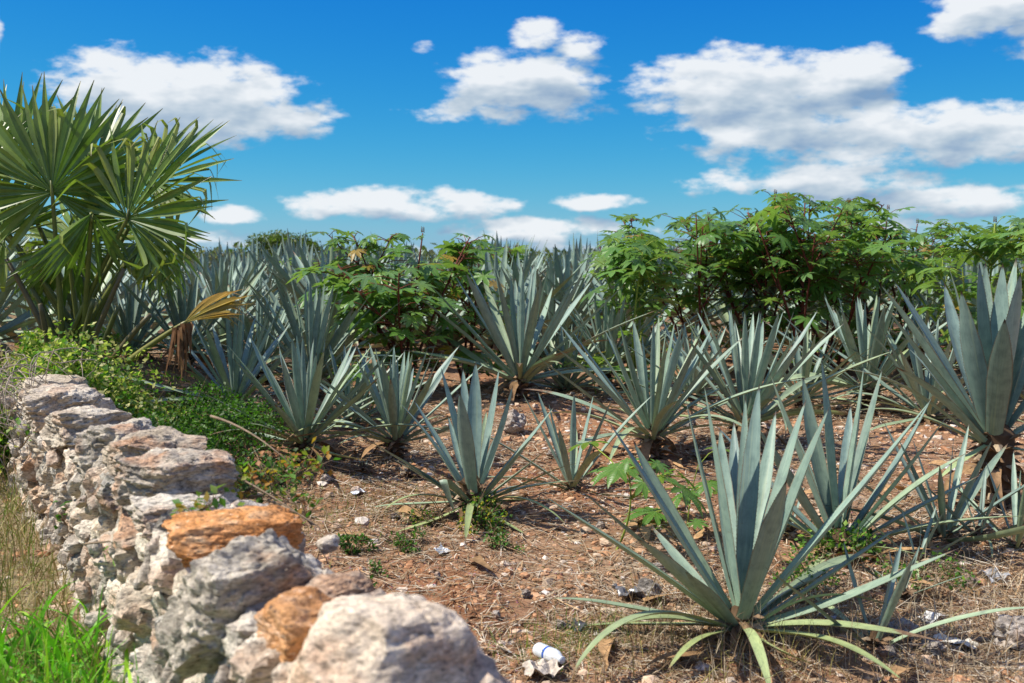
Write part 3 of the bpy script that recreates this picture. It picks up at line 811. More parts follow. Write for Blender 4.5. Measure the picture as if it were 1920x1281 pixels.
laid_agave(g9, 2, 'big broad-leaved agave raised on a tall brown stump beside castor bushes', (1862, 815), [
    (1778, 498, .1, 1.2), (1802, 545, -.3, 1.35), (1836, 494, .1, 1.25), (1848, 492, .35, 1.0), (1880, 494, .05, 1.35), (1906, 482, .25, 1.2), (1914, 510, -.2, 1.4), (1884, 598, -.62, 1.35), (1940, 540, .1, 1.3), (1965, 560, .3, 1.2),
    (1648, 530, .1, 1.1), (1655, 566, -.15, 1.15), (1676, 526, .35, 1.1), (1770, 530, .6, 1.1), (1676, 686, -.25, 1.1), (1560, 690, .2, 1.0, 'low'), (1600, 770, .35, 1.0, 'low', .2), (1990, 650, .0, 1.2), (2040, 720, -.2, 1.1), (2050, 780, .2, 1.1, 'low', .3), (2010, 850, -.4, 1.1, 'low'), (1700, 650, .5, 1.0), (1930, 590, .6, 1.2), (1760, 900, -.45, .9, 'low', .4)], 4, size=1.15)
# plants set out by the photograph: foot pixel, pixel height of the leaf tips, label
mids = [
    (572, 868, 622, 'agave spreading wide between the wall and a slim neighbour, leaf tip curled to ground', 31, 27, 1, (.0, -.05)),
    (742, 862, 640, 'slim agave in front of the red-stemmed castor bush', 32, 22, 1, (-.05, .0)),
    (1222, 862, 588, 'agave behind the castor seedling with big lobed leaves', 33, 24, 1, (.0, .0)),
    (1398, 838, 562, 'agave with a crowded fan of leaves below the tallest castor bush', 34, 26, 1, (.05, .0)),
    (976, 748, 487, 'tall agave on a bare stump with a dry leaf hanging down', 35, 26, 1, (.0, .0)),
    (440, 790, 575, 'agave behind the dense green hedge, under the dead palm frond', 36, 26, 1, (-.05, .05)),
    (1625, 770, 540, 'agave with yellowish low leaves between the castor bushes', 37, 22, 1, (.0, .0)),
    (1135, 722, 540, 'agave shaded by the light-stemmed castor bush', 38, 22, 1, (.0, .0)),
    (245, 668, 520, 'agave on the grassy bank just behind the fan palm', 39, 26, 0, (.0, .0)),
    (1505, 775, 605, 'agave standing close in front of the wide castor bush', 42, 20, 1, (.0, .0)),
    (1300, 748, 592, 'agave half hidden behind the crowded fan of leaves', 43, 20, 0, (.0, .0)),
    (1740, 790, 590, 'agave under the long leaves of the broad-leaved one', 44, 20, 0, (.0, .0)),
    (655, 800, 640, 'agave crowded between the wide-spreading and the slim one', 45, 18, 0, (.0, .0)),
    (490, 715, 540, 'agave rising behind the yellow dying frond', 46, 22, 1, (.0, .0)),
    (1060, 735, 600, 'agave with sprawling low leaves beside the bare stump', 47, 18, 0, (.0, .0)),
    (585, 745, 520, 'tall upright agave next to the red-stemmed castor bush', 40, 24, 1, (.0, .0)),
    (350, 690, 500, 'agave behind the brown hanging palm leaf', 41, 24, 1, (.0, .0)),
]
TAKEN = [g1, g2, g3, g9]
for (px, py, ty, lab, seed, n, tr, lean) in mids:
    g = G(px, py); H = P(px, ty, g.y).z - g.z
    auto_agave(g, H, lab, seed, n + 14, tr, lean=lean); TAKEN.append(g)
smalls = [(1072, 915, 728, 'young agave beside the castor seedling', 51, 14), (1770, 1012, 792, 'young agave growing at the foot of the tall stump', 52, 13),
          (1640, 1218, 985, 'narrow agave sucker rising through dry grass', 53, 7), (680, 890, 850, 'tiny agave sucker on stony soil', 54, 7),
          (1905, 1030, 850, 'small agave sucker tucked behind a withered leaf', 55, 9), (770, 900, 868, 'tiny agave sucker by the slim agave', 56, 6), (450, 872, 790, 'agave sucker with one upright leaf beside the wall', 57, 5),
          (1835, 1015, 880, 'agave sucker beside the dead leaves of the tall stump', 60, 8), (1720, 1065, 940, 'agave sucker between the creeper and the young agave', 61, 8), (1480, 1010, 900, 'young agave squeezed between two large ones', 62, 9), (1690, 1130, 1020, 'agave sucker wrapped in green creeper', 58, 7), (1040, 700, 640, 'agave sucker near the bare stump', 59, 7)]
for (px, py, ty, lab, seed, n) in smalls:
    g = G(px, py); H = P(px, ty, g.y).z - g.z
    auto_agave(g, H, lab, seed, n, 3, size=H, dead=0, low=.15, width=.7); TAKEN.append(g)

# ------------------------------------------------------------------ rows of agaves behind
def rosette_mesh(seed):
    """a far agave in one mesh"""
    q = random.Random(seed); V, Fc, C = [], [], []
    src = {kd: [m for m in ms] for kd, ms in FAR.items()}
    for i in range(32):
        t = i / 31; az = i * 2.39996 + q.gauss(0, .2); el = 88 - 72 * t ** .85 + q.gauss(0, 6)
        kd = 'up' if el > 55 else 'mid' if el > 26 else 'low'
        m = q.choice(src[kd]); mt = leaf_matrix(Vector((math.cos(az) * .06, math.sin(az) * .06, .12)), az, R(el), q.uniform(.8, 1.0), q.uniform(.68, .85), q.gauss(0, .2))
        b = len(V)
        V += [tuple(mt @ v.co) for v in m.vertices]; Fc += [tuple(k + b for k in p.vertices) for p in m.polygons]
        C += [tuple(d.color) for d in m.color_attributes[0].data]
    return mesh('agave_rosette', V, Fc, M['agave'], True, C)
ORD = ['first', 'second', 'third', 'fourth', 'fifth', 'sixth', 'seventh', 'eighth', 'ninth', 'tenth', 'eleventh', 'twelfth', 'thirteenth', 'fourteenth', 'fifteenth', 'sixteenth', 'seventeenth', 'eighteenth', 'nineteenth', 'twentieth']
MARKS = [(-.42, 'behind the fan palm'), (-.27, 'behind the dying palm frond'), (-.17, 'towards the round-topped tree'), (-.08, 'behind the red-stemmed castor bush'), (.02, 'behind the tall agave with the bare stump'), (.11, 'behind the light-stemmed castor bush'), (.22, 'behind the tallest castor bush'), (.31, 'behind the wide castor bush with dark red branches'), (.43, 'behind the broad-leaved agave on the tall stump')]
def field_label(x, y, row):
    m = min(MARKS, key=lambda k: abs(k[0] - x / y))
    return 'blue-green agave in the %s field row %s' % (ORD[min(row, 19)], m[1])
CASTOR_SPOTS = []
def build_field():
    q = random.Random(77)
    roots = [rosette_mesh(i) for i in range(6)]
    y = 9.6; row = 0
    while y < 48:
        near = y < 17.5
        sx = 1.08 if near else 1.95
        x = -.55 * y - (3.0 if near else 1.5) + (row % 2) * sx * .5
        while x < .52 * y + 1.2:
            px, py = x + q.gauss(0, .2), y + q.gauss(0, .25)
            x += sx * q.uniform(.85, 1.15)
            if any((px - g[0]) ** 2 + (py - g[1]) ** 2 < (.72 if near else .5) ** 2 for g in TAKEN): continue
            if px < -2.9 and py < 10.6 and px > -6.5: continue
            if py < 9.9 and px > -1.6: continue
            k = px / py
            if py < 12.2 and -.165 < k < -.02: continue
            z = land(px, py); H = q.uniform(1.2, 1.6) if near else q.uniform(1.35, 1.75)
            if px < -.22 * py: H *= .95
            if py < 12.6 and k > .05: H *= .74
            if q.random() < .12: H *= .8
            if near:
                auto_agave((px, py, z), H, field_label(px, py, row), q.randint(0, 9999), 25, q.choice((0, 1, 1, 2)), lib=FAR, group='agaves in the rows behind', dead=1, low=.2, width=.78)
            else:
                o = link('agave_plant', q.choice(roots), loc=(px, py, z - .02), rot=(q.gauss(0, .05), q.gauss(0, .05), q.random() * 6.28), scale=(H * .9, H * .9, H))
                m = q.uniform(.88, 1.1); o.color = (GLAUC[0] * m, GLAUC[1] * m, GLAUC[2] * m, .06)
                tag(o, field_label(px, py, row), 'agave', 'agaves in the rows behind')
        y += 1.28 if near else 2.6; row += 1

# ------------------------------------------------------------------ castor bushes
def castor_leaf(seed, lobes=8, droop=.25):
    q = random.Random(seed); V = [(0, 0, 0)]; C = [(1, 0, 0, 1)]; Fc = []
    a0 = -2.55; a1 = 2.55
    for i in range(lobes):
        a = a0 + (a1 - a0) * i / (lobes - 1) + q.gauss(0, .05)
        k = abs(a) / 2.55; L = (1.0 - .42 * k ** 1.4) * q.uniform(.92, 1.05)
        d = Vector((math.sin(a), math.cos(a), 0)); s = Vector((d.y, -d.x, 0)); wm = L * .165
        def pt(f, w, lift): 
            r = L * f; z = lift - droop * r * r * q.uniform(.9, 1.1)
            v = d * r + s * w; return (v.x, v.y, z)
        b = len(V)
        sw = (a1 - a0) / (lobes - 1) * .5 * .33 * L
        V += [pt(.36, -sw, .015), pt(.36, 0, -.012), pt(.36, sw, .015), pt(.62, -wm, .03), pt(.62, 0, -.012), pt(.62, wm, .03), pt(.84, -wm * .55, .012), pt(.84, 0, -.01), pt(.84, wm * .55, .012), pt(1.0, 0, 0)]
        C += [(0, .36, 0, 1), (1, .36, 0, 1), (0, .36, 0, 1), (0, .62, 0, 1), (1, .62, 0, 1), (0, .62, 0, 1), (0, .84, 0, 1), (1, .84, 0, 1), (0, .84, 0, 1), (.9, 1, 0, 1)]
        for (p, r, t) in ((0, b + 1, b), (0, b + 2, b + 1)): Fc.append((p, r, t))
        Fc += [(b, b + 1, b + 4, b + 3), (b + 1, b + 2, b + 5, b + 4), (b + 3, b + 4, b + 7, b + 6), (b + 4, b + 5, b + 8, b + 7), (b + 6, b + 7, b + 9), (b + 7, b + 8, b + 9)]
        if i:
            Fc.append((0, b, b - 8))
    return mesh('castor_blade', V, Fc, M['castor'], True, C)
CLEAF = [castor_leaf(i, 7 + i % 3, (.10, .24, .38, .16, .30)[i % 5]) for i in range(10)]
CGREEN = [(.105, .245, .044), (.13, .28, .05), (.08, .19, .042), (.16, .29, .05), (.115, .235, .075), (.10, .215, .04)]
RED = (.15, .042, .028); LIME = (.24, .32, .05)
def castor(loc, H, spread, nleaf, lab, seed, stem=RED, size=1.0, spikes=3, nst=4, group=None):
    q = random.Random(seed); loc = Vector(loc)
    root = empty('castor_bush', loc); tag(root, lab, 'shrub', group)
    mb = MB(); shoots = []
    for i in range(nst):
        a = i * 6.283 / nst + q.gauss(0, .4); rr = spread * (q.uniform(.45, 1.0) if i else .15)
        top = Vector((math.cos(a) * rr, math.sin(a) * rr, H * (q.uniform(.72, .98) if i else .97)))
        mid = Vector((top.x * .35, top.y * .35, top.z * .45)) + Vector((q.gauss(0, .06), q.gauss(0, .06), 0))
        pts = bez(Vector((q.gauss(0, .05), q.gauss(0, .05), -.05)), mid, top, 9)
        mb.tube(pts, [.020 * size * min(1, H / 1.2) * (1 - .65 * j / 9) for j in range(10)], 6, (*stem, 1)); shoots.append(pts)
        for b in range(q.randint(1, 3)):
            j = q.randint(4, 7); p0 = pts[j]; aa = q.random() * 6.28
            e = p0 + Vector((math.cos(aa) * spread * .4, math.sin(aa) * spread * .4, q.uniform(.15, .4) * H))
            e.z = min(e.z, H * .96)
            pp = bez(p0, p0.lerp(e, .5) - Vector((0, 0, .05)), e, 6)
            mb.tube(pp, [.012 * size * (1 - .6 * k / 6) for k in range(7)], 5, (*stem, 1)); shoots.append(pp)
    leaves = []
    for i in range(nleaf):
        pts = q.choice(shoots); t = q.uniform(.03, 1.0) ** .9 if i % 4 else q.uniform(.86, 1.0); f = t * (len(pts) - 1); j = min(int(f), len(pts) - 2)
        p = pts[j].lerp(pts[j + 1], f - j)
        hz = p.z / H
        a = i * 2.4 + q.gauss(0, .4); up = q.uniform(-.05, .75)
        L = q.uniform(.14, .36) * size * (1.1 - .5 * (hz > .85))
        d = Vector((math.cos(a), math.sin(a), up)).normalized()
        e = p + d * L
        mb.tube([p, p.lerp(e, .5) + Vector((0, 0, .02)), e], [.0045 * size, .004 * size, .003 * size], 4, (*[c * 1.25 for c in stem], 1))
        s = size * q.choice((.10, .14, .17, .19, .22, .25)) * q.uniform(.85, 1.15) * (.72 if hz > .88 else 1.0)
        n = (Vector((0, 0, 1)) + Vector((math.cos(a), math.sin(a), 0)) * q.uniform(-.15, .6) + Vector((q.gauss(0, .25), q.gauss(0, .25), 0))).normalized()
        fw = Vector((math.cos(a), math.sin(a), 0)); fw = (fw - n * fw.dot(n)).normalized(); X = fw.cross(n)
        m4 = Matrix((X, fw, n)).transposed().to_4x4() @ Matrix.Scale(s, 4); m4.translation = e
        leaves.append(m4)
    link('stems', mb.mesh('castor_stems', M['castor_stem']), root)
    for m4 in leaves:
        o = link('leaf', q.choice(CLEAF), root, mat4=m4); c = q.choice(CGREEN); k = q.uniform(.8, 1.25)
        if q.random() < .03: c = (.35, .22, .04)
        o.color = (c[0] * k, c[1] * k, c[2] * k, 1)
    for i in range(spikes):
        sp = MB(); p = shoots[i % len(shoots)][-1]
        for j in range(34):
            a = j * 2.4; z = j / 34 * .055 * size
            cc = p + Vector((math.cos(a) * .014, math.sin(a) * .009, z + .01)); r = .006 * size * (1 - .4 * j / 34)
            sp.add([cc + Vector(v) * r for v in ((1, 0, 0), (-1, 0, 0), (0, 1, 0), (0, -1, 0), (0, 0, 1), (0, 0, -1))],
                   [(0, 2, 4), (2, 1, 4), (1, 3, 4), (3, 0, 4), (2, 0, 5), (1, 2, 5), (3, 1, 5), (0, 3, 5)], q.choice([(.20, .07, .025, 1), (.15, .14, .03, 1), (.24, .09, .03, 1)]))
        link('flower_spike', sp.mesh('spike', M['dead']), root)
    return root
def at_depth(px, D): 
    x = (px - 960) / F * D; return Vector((x, D, land(x, D)))
bushes = [  # px, depth, top px y, spread, leaves, label, stem colour, size
    (765, 11.3, 428, .78, 165, 'red-stemmed castor bush with big lobed leaves between the agaves', RED, 1.0, 5),
    (868, 12.0, 474, .55, 90, 'lower leafy castor bush grown into the red-stemmed one', RED, .95, 4),
    (1190, 11.8, 440, .50, 95, 'castor bush with light green stems at the edge of the tall thicket', LIME, 1.0, 4),
    (1310, 13.0, 398, .70, 110, 'castor bush with a red flower spike against the sky, between the light-stemmed and the tallest', RED, 1.0, 4),
    (1425, 13.2, 356, .80, 150, 'tallest castor bush of the thicket, its top standing in the clouds', RED, 1.0, 5),
    (1560, 13.0, 372, .85, 150, 'wide castor bush with dark red branches next to the tallest one', RED, 1.0, 5),
    (1505, 12.6, 364, .7, 120, 'castor bush filling the gap between the tallest and the wide one', RED, 1.0, 4),
    (1640, 13.6, 385, .7, 110, 'castor bush sloping down from the wide one to the thin one', RED, 1.0, 4),
    (1700, 14.2, 412, .55, 70, 'thin castor bush between the wide one and the bright green one', RED, 1.0, 4),
    (1835, 11.2, 408, .75, 130, 'bright green castor bush behind the broad-leaved agave', LIME, 1.0, 5),
    (1960, 12.4, 410, .6, 60, 'castor bush at the far end of the thicket beyond the broad-leaved agave', LIME, 1.0, 4),
    (958, 17.5, 462, .7, 50, 'low castor bush showing over the agaves beside the tall bare-stump one', RED, 1.1, 4),
    (612, 19.5, 462, .8, 50, 'castor bush among far agaves near the round-topped tree', RED, 1.1, 4),
    (1180, 18.0, 448, .8, 45, 'castor bush behind the light-stemmed one', RED, 1.1, 4),
    (1480, 17.0, 430, 1.0, 70, 'castor bush in the depth of the thicket', RED, 1.1, 4),
]
for i, (px, D, ty, sp, n, lab, st, sz, nst) in enumerate(bushes):
    g = at_depth(px, D); TAKEN.append(g); H = P(px, ty, D).z - g.z
    castor(g, H, sp * 1.3, min(290, int(n * 1.4)), lab, 900 + i, st, sz, 1, nst)
seedlings = [(1165, 1035, 872, .20, 9, 'castor seedling with broad lobed leaves on bare red soil', 1.05), (1300, 985, 868, .18, 7, 'castor seedling behind the large agave', .95), (1262, 1060, 985, .05, 2, 'bare young castor stalk by the large agave', .5),
             (1110, 742, 672, .16, 8, 'pale green castor seedling beside the shaded agave', 1.0), (700, 790, 700, .22, 10, 'castor seedling at the foot of the red-stemmed bush', 1.0), (655, 760, 690, .2, 8, 'castor seedling next to the tall upright agave', 1.0), (1660, 700, 620, .2, 9, 'castor seedling below the bright green bush', 1.0)]
for i, (px, py, ty, sp, n, lab, sz) in enumerate(seedlings):
    g = G(px, py); H = P(px, ty, g.y).z - g.z; TAKEN.append(g)
    r = castor(g, H, sp, n, lab, 950 + i, LIME if i != 2 else (.16, .14, .05), sz, 0, 1)
    for c in r.children:
        if c.name.startswith('leaf'): c.color = (.10, .235, .03, 1)
build_field()

# ------------------------------------------------------------------ fan palm
def leaflet_mesh(name, wbase, kink=0.0, kat=.62, bend=.1, seed=0, c0=(.085, .155, .026), c1=(.145, .215, .042)):
    """unit-length pleated segment along +Y, folded lengthways, joined to its neighbours up to about half its length"""
    V, C, Fc = [], [], []; n = 12; y = z = 0.0; a = 0.0
    for i in range(n + 1):
        t = i / n
        w = wbase * min(1.0, t / .54) if t < .54 else wbase * (1 - ((t - .54) / .46) ** 1.2)
        w = max(w, .0022)
        fold = w * .55 * (1 if t < .55 else 1 - .3 * (t - .55))
        V += [(-w, y, z + fold * .5), (0, y, z - fold * .5), (w, y, z + fold * .5)]
        f = t ** 3
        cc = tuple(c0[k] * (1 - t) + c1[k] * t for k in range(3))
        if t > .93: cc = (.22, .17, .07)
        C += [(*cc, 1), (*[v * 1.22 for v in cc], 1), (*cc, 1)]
        aa = a
        if kink and t > kat: aa -= kink * min(1, (t - kat) / .10)
        y += math.cos(aa) / n; z += math.sin(aa) / n; a -= bend / n * (1 + 2 * t)
    for i in range(n):
        for j in range(2): Fc.append((3 * i + j, 3 * i + j + 1, 3 * i + j + 4, 3 * i + j + 3))
    return mesh(name, V, Fc, M['palm'], False, C)
NSEG = 46; SPAN = R(292)
WB = math.tan(SPAN / NSEG / 2) * .54 * 1.2
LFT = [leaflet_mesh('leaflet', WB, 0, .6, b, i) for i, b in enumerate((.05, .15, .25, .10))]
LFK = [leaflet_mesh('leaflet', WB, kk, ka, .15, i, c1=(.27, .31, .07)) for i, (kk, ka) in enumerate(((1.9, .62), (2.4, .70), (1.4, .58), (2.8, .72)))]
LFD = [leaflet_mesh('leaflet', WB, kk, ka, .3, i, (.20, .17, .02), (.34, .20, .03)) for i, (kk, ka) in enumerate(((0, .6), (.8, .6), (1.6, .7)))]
def frond(root, base, hub, axis, normal, rad, seed, span=SPAN, nseg=NSEG, cup=.25, kinks=.3, dead=False, bow=.12, name='frond'):
    """petiole from base to hub, then a fan of leaflets round the axis, its face along normal"""
    q = random.Random(seed); inv = -Vector(root.location)
    base = Vector(base); hub = Vector(hub); axis = Vector(axis).normalized(); normal = Vector(normal)
    normal = (normal - axis * normal.dot(axis)).normalized(); side = axis.cross(normal)
    mb = MB(); ctl = base.lerp(hub, .5) + Vector((0, 0, bow))
    pts = bez(base, ctl, hub, 10); L = (hub - base).length
    pts = [p + inv for p in pts] + [hub + inv + axis * rad * .10]
    c = (.15, .17, .035) if not dead else (.22, .21, .05)
    mb.tube(pts, [.028 * (1 - .045 * j) for j in range(11)] + [.006], 7, (*c, 1))
    pet = link(name, mb.mesh('petiole', M['palm']), root)
    for i in range(nseg):
        f = (i + .5) / nseg * 2 - 1; a = f * span / 2
        el = cup * (1 - abs(f)) - .10 + q.gauss(0, .055) + .04 * (1 if i % 2 else -1)
        d = (axis * math.cos(a) + side * math.sin(a)); d = (d * math.cos(el) - normal * math.sin(el)).normalized()
        nn = (normal - d * normal.dot(d)).normalized()
        if d.z < -.1 and q.random() < .5: nn = (nn + Vector((0, 0, .35))).normalized(); nn = (nn - d * nn.dot(d)).normalized()
        pool = LFD if dead else (LFK if q.random() < kinks * (.6 + abs(f)) else LFT)
        if pool is LFK:
            if abs(d.z) < .75: nn = Vector((0, 0, 1)) - d * d.z; nn.normalize()
            elif q.random() < .6: nn = -nn
        ln = rad * (1.0 - .30 * abs(f) ** 1.5) * q.uniform(.93, 1.06)
        X = d.cross(nn)
        m4 = Matrix((X, d, nn)).transposed().to_4x4() @ Matrix.Rotation(q.gauss(0, .15), 4, 'Y') @ Matrix.Diagonal((rad * 1.02, ln, rad, 1)); m4.translation = hub + inv + axis * rad * .02 * (1 - abs(f))
        o = link('leaflet', q.choice(pool), pet, mat4=m4); k = q.uniform(.85, 1.2)
        o.color = (k * q.uniform(.95, 1.12), k, k, 1)
    return pet
def build_palm():
    D = 9.4; b = P(138, 668, D); b.z = land(b.x, b.y)
    root = empty('fan_palm', b); tag(root, 'stemless green fan palm with pleated fronds on the overgrown bank', 'palm')
    foot = P(140, 655, D)
    camd = Vector((0, -1, .15))
    F_ = [  # hub px, hub depth, axis (x, y, z), face normal, radius px, cup, kinks
        (98, 362, D - .25, (-.05, -.12, 1), (.12, -1, .25), 232, .42, .30, 285),
        (238, 412, D - .35, (.26, -.15, 1), (-.25, -1, .35), 205, .42, .38, 270),
        (28, 330, D + .35, (-.35, .2, 1), (-.2, -1, .1), 205, .25, .25),
        (172, 330, D + .55, (.10, .3, 1), (.1, -1, .2), 190, .3, .3),
        (285, 345, D + .25, (.55, .2, .8), (-.2, -.8, .7), 185, .3, .5),
        (10, 445, D - .1, (-.8, -.1, .5), (.0, -.9, .6), 200, .3, .4),
        (172, 400, D - .45, (.03, -.25, -1), (.75, -.6, .1), 175, .9, .1, 110),
        (262, 450, D + .1, (.75, .1, -.55), (.4, -.5, 1), 150, .5, .6, 200),
        (52, 500, D + .2, (-.25, -.1, -1), (-.8, -.6, .2), 130, .8, .1, 120),
        (125, 455, D - .1, (-.1, -.2, -1), (.6, -.7, .1), 165, .9, .1, 120),
        (292, 425, D - .1, (.5, -.1, -.8), (.5, -.6, .5), 150, .7, .2, 130),
        (150, 460, D + .7, (.2, .6, .6), (.0, -1, .5), 180, .3, .4),
        (-70, 330, D + .1, (-.7, .1, .6), (.0, -1, .4), 200, .3, .4),
    ]
    q = random.Random(4)
    for i, (px, py, dd, ax, nm, rp, cup, kk, *sp) in enumerate(F_):
        frond(root, foot + Vector((q.uniform(-.12, .14), q.uniform(-.1, .1), -.06)), P(px, py, dd), ax, nm, rp / F * dd, 10 + i, cup=cup, kinks=kk, bow=q.uniform(.0, .15), span=R(sp[0] if sp else 250), nseg=int(NSEG * (sp[0] if sp else 250) / 292))
    # cut and broken leaf stalks round the foot
    for i, (x0, y0, x1, y1, dd, c) in enumerate(((185, 660, 222, 575, D - .5, (.10, .11, .03)), (210, 662, 282, 590, D - .55, (.16, .13, .06)), (165, 650, 232, 505, D - .2, (.17, .13, .06)), (100, 640, 12, 485, D - .2, (.14, .11, .05)), (92, 640, 75, 570, D - .3, (.12, .10, .05)), (120, 650, 60, 540, D, (.12, .13, .04)), (150, 650, 176, 560, D - .3, (.10, .11, .03)))):
        mb = MB(); p0 = P(x0, y0 + 14, dd); p1 = P(x1, y1, dd - .1)
        mb.tube([v - b for v in bez(p0, p0.lerp(p1, .5) + Vector((0, 0, .03)), p1, 5)], [.028, .026, .024, .022, .02, .018], 7, (*c, 1))
        link('cut_stalk', mb.mesh('cut_stalk', M['palm']), root)
    # the dying frond that has sunk over an agave
    fr = frond(root, P(238, 680, D - .7), P(345, 606, D - .75), (.80, .15, .48), (-.35, -.75, .6), 132 / F * D, 77, span=R(56), nseg=22, cup=.12, kinks=.0, dead=True, bow=.02, name='dead_frond')
    fr['label'] = 'yellow dying frond sunk over an agave'
    mb = MB(); q = random.Random(9); h = P(343, 612, D - .78) - b
    for i in range(22):
        strip(mb, h + Vector((q.gauss(0, .04), q.gauss(0, .03), q.uniform(-.03, .03))), Vector((q.gauss(0, .10), q.gauss(0, .1), -1)), q.uniform(.22, .46), q.uniform(.02, .04), Vector((q.gauss(0, 1), -1, q.gauss(0, .3))), random.Random(i).choice([(.20, .10, .045), (.27, .15, .07), (.14, .07, .035)]), 6, 0, q.gauss(0, .35))
    o = link('withered_leaflets', mb.mesh('withered', M['dead']), root); o['label'] = 'brown withered leaflets hanging in a bundle'
build_palm()

# ------------------------------------------------------------------ herbs, creepers, grass
def leaf_quad(mb, p, d, up, L, w, c):
    d = d.normalized(); s = d.cross(up)
    if s.length < 1e-3: s = Vector((1, 0, 0))
    s.normalize(); n = s.cross(d)
    m = p + d * L * .45 - n * L * .06
    mb.add([p, m - s * w + n * w * .25, p + d * L - n * L * .12, m + s * w + n * w * .25, m], [(0, 4, 1), (1, 4, 2), (0, 3, 4), (4, 3, 2)], c)
def rvec(q): return Vector((q.gauss(0, 1), q.gauss(0, 1), q.gauss(0, 1))).normalized()
def foliage(q, mb, n, sampler, size, cols, upness=.6):
    for i in range(n):
        p, out = sampler()
        d = (rvec(q) + out * .6).normalized(); up = (Vector((0, 0, 1)) * upness + rvec(q) * .6 + out * .3)
        L = size * q.uniform(.6, 1.35); c = q.choice(cols); k = q.uniform(.75, 1.25)
        leaf_quad(mb, p, d, up, L, L * q.uniform(.26, .4), (c[0] * k, c[1] * k, c[2] * k))
GR = [(.060, .135, .020), (.08, .18, .028), (.11, .22, .035), (.045, .10, .018)]
YG = [(.30, .34, .06), (.42, .40, .12), (.18, .26, .04), (.50, .47, .20)]
def clump(name, label, cat, center, rad, n, size, cols, seed, stems=0, group=None, stemcol=(.20, .14, .08), hug=True, part='foliage', mat='leaf'):
    """a plant: leaves spread through lumpy cushions, thin stems"""
    q = random.Random(seed); c = Vector(center)
    root = empty(name, (c.x, c.y, land(c.x, c.y) if hug else c.z)); tag(root, label, cat, group)
    o0 = Vector(root.location)
    lumps = [(Vector((q.gauss(0, .42) * rad[0], q.gauss(0, .42) * rad[1], q.uniform(.1, .7) * rad[2])), q.uniform(.25, .5)) for i in range(max(5, int(n ** .5 / 6)))]
    def sm():
        l, r = q.choice(lumps); v = rvec(q) * (q.random() ** .4)
        p = l + Vector((v.x * rad[0], v.y * rad[1], v.z * rad[2])) * r
        w = c + p; g = land(w.x, w.y) if hug else c.z
        p.z = max(p.z, .01) + (g - o0.z)
        return p, v
    mb = MB(); foliage(q, mb, n, sm, size, cols)
    link(part, mb.mesh(part, M[mat]), root)
    if stems:
        ms = MB()
        for i in range(stems):
            p, v = sm(); a = Vector((p.x * .5 + q.gauss(0, .1) * rad[0], p.y * .5 + q.gauss(0, .1) * rad[1], -.02)); w = c + a
            a.z = (land(w.x, w.y) if hug else c.z) - o0.z
            k = q.uniform(.7, 1.3)
            ms.tube(bez(a, a.lerp(p, .5) + Vector((q.gauss(0, .06), q.gauss(0, .06), .08)), p + v * .12, 5), [.0035, .003, .0026, .0022, .0018, .0012], 4, tuple(s * k for s in stemcol) + (1,))
        link('stems', ms.mesh('stems', M['dead']), root)
    return root
def px_at(px, py, D): return P(px, py, D)
# hedge-like mound behind the wall and the flowering creeper on the bank
h = at_depth(292, 7.6)
clump('low_hedge', 'dense dark green small-leaved shrub hugging the back of the wall', 'shrub', h + Vector((.05, 0, 0)), (.85, .75, .55), 9000, .030, [(.035, .085, .012), (.055, .125, .016), (.08, .165, .022)], 1, 60)
clump('flowering_creeper', 'yellow-flowering creeper spread over the bank at the palm foot', 'creeper', at_depth(60, 8.5), (1.1, .75, .78), 10000, .042, [GR[1], GR[2], YG[0], YG[1], YG[3], YG[1], YG[2]], 2, 90)
clump('flowering_creeper', 'pale yellow creeper with dry stems between the palm and the hedge', 'creeper', at_depth(190, 8.4), (1.0, .6, .32), 5000, .034, [GR[1], YG[0], YG[2], YG[1], (.30, .15, .05), GR[2]], 3, 160)
clump('flowering_creeper', 'yellow-flowering creeper heaped over the end of the wall beside dry vines', 'creeper', at_depth(-15, 8.1), (.8, .7, .8), 6500, .042, [GR[1], GR[2], YG[0], YG[1], YG[3], YG[1], YG[2]], 9, 90)
clump('flowering_creeper', 'low yellow-green creeper on the bank beside the palm stalks', 'creeper', at_depth(5, 9.7), (1.1, .9, .30), 6000, .042, [GR[1], GR[2], YG[0], YG[1], YG[2]], 19, 60)
clump('bank_herbs', 'mixed green and brown herbs below the dying palm frond', 'plant', at_depth(330, 8.9), (1.0, .7, .22), 4500, .028, [GR[0], GR[1], YG[2], (.22, .17, .06)], 4, 90)
clump('flowering_creeper', 'leafy creeper trailing over the end of the wall', 'creeper', Vector((-3.55, 7.9, .95)), (.75, .6, .6), 6000, .04, [GR[1], GR[2], YG[0], YG[1]], 5, 120)
def twigs(name, label, cat, segs, seed, n, L, c, droop=.3, w=.006, mat='dead'):
    q = random.Random(seed); mb = MB()
    for i in range(n):
        p = Vector(q.choice(segs)) + Vector((q.gauss(0, .22), q.gauss(0, .22), q.gauss(0, .10)))
        a = rvec(q); a.z = abs(a.z) * .3; e = p + a * q.uniform(.3, 1) * L; e.z -= droop * q.random()
        k = q.uniform(.7, 1.3)
        mb.tube(bez(p, p.lerp(e, .5) + Vector((q.gauss(0, .08), q.gauss(0, .08), .12)), e, 5), [w * .5 * (1 - .12 * j) for j in range(6)], 4, tuple(v * k for v in c) + (1,))
    tag(link(name, mb.mesh(name, M[mat])), label, cat, kind='stuff')
twigs('dry_vines', 'tangle of dry grey vines hanging over the far wall stones', 'vines', [(-3.35 - .2 * i, 7.3 + .25 * i, 1.1 - .1 * (i % 3)) for i in range(6)] + [(-3.3, 6.9, .95), (-3.45, 7.1, .8), (-3.1, 6.8, 1.08), (-3.4, 7.0, .6)], 6, 330, .6, (.34, .28, .22), .5, .008)
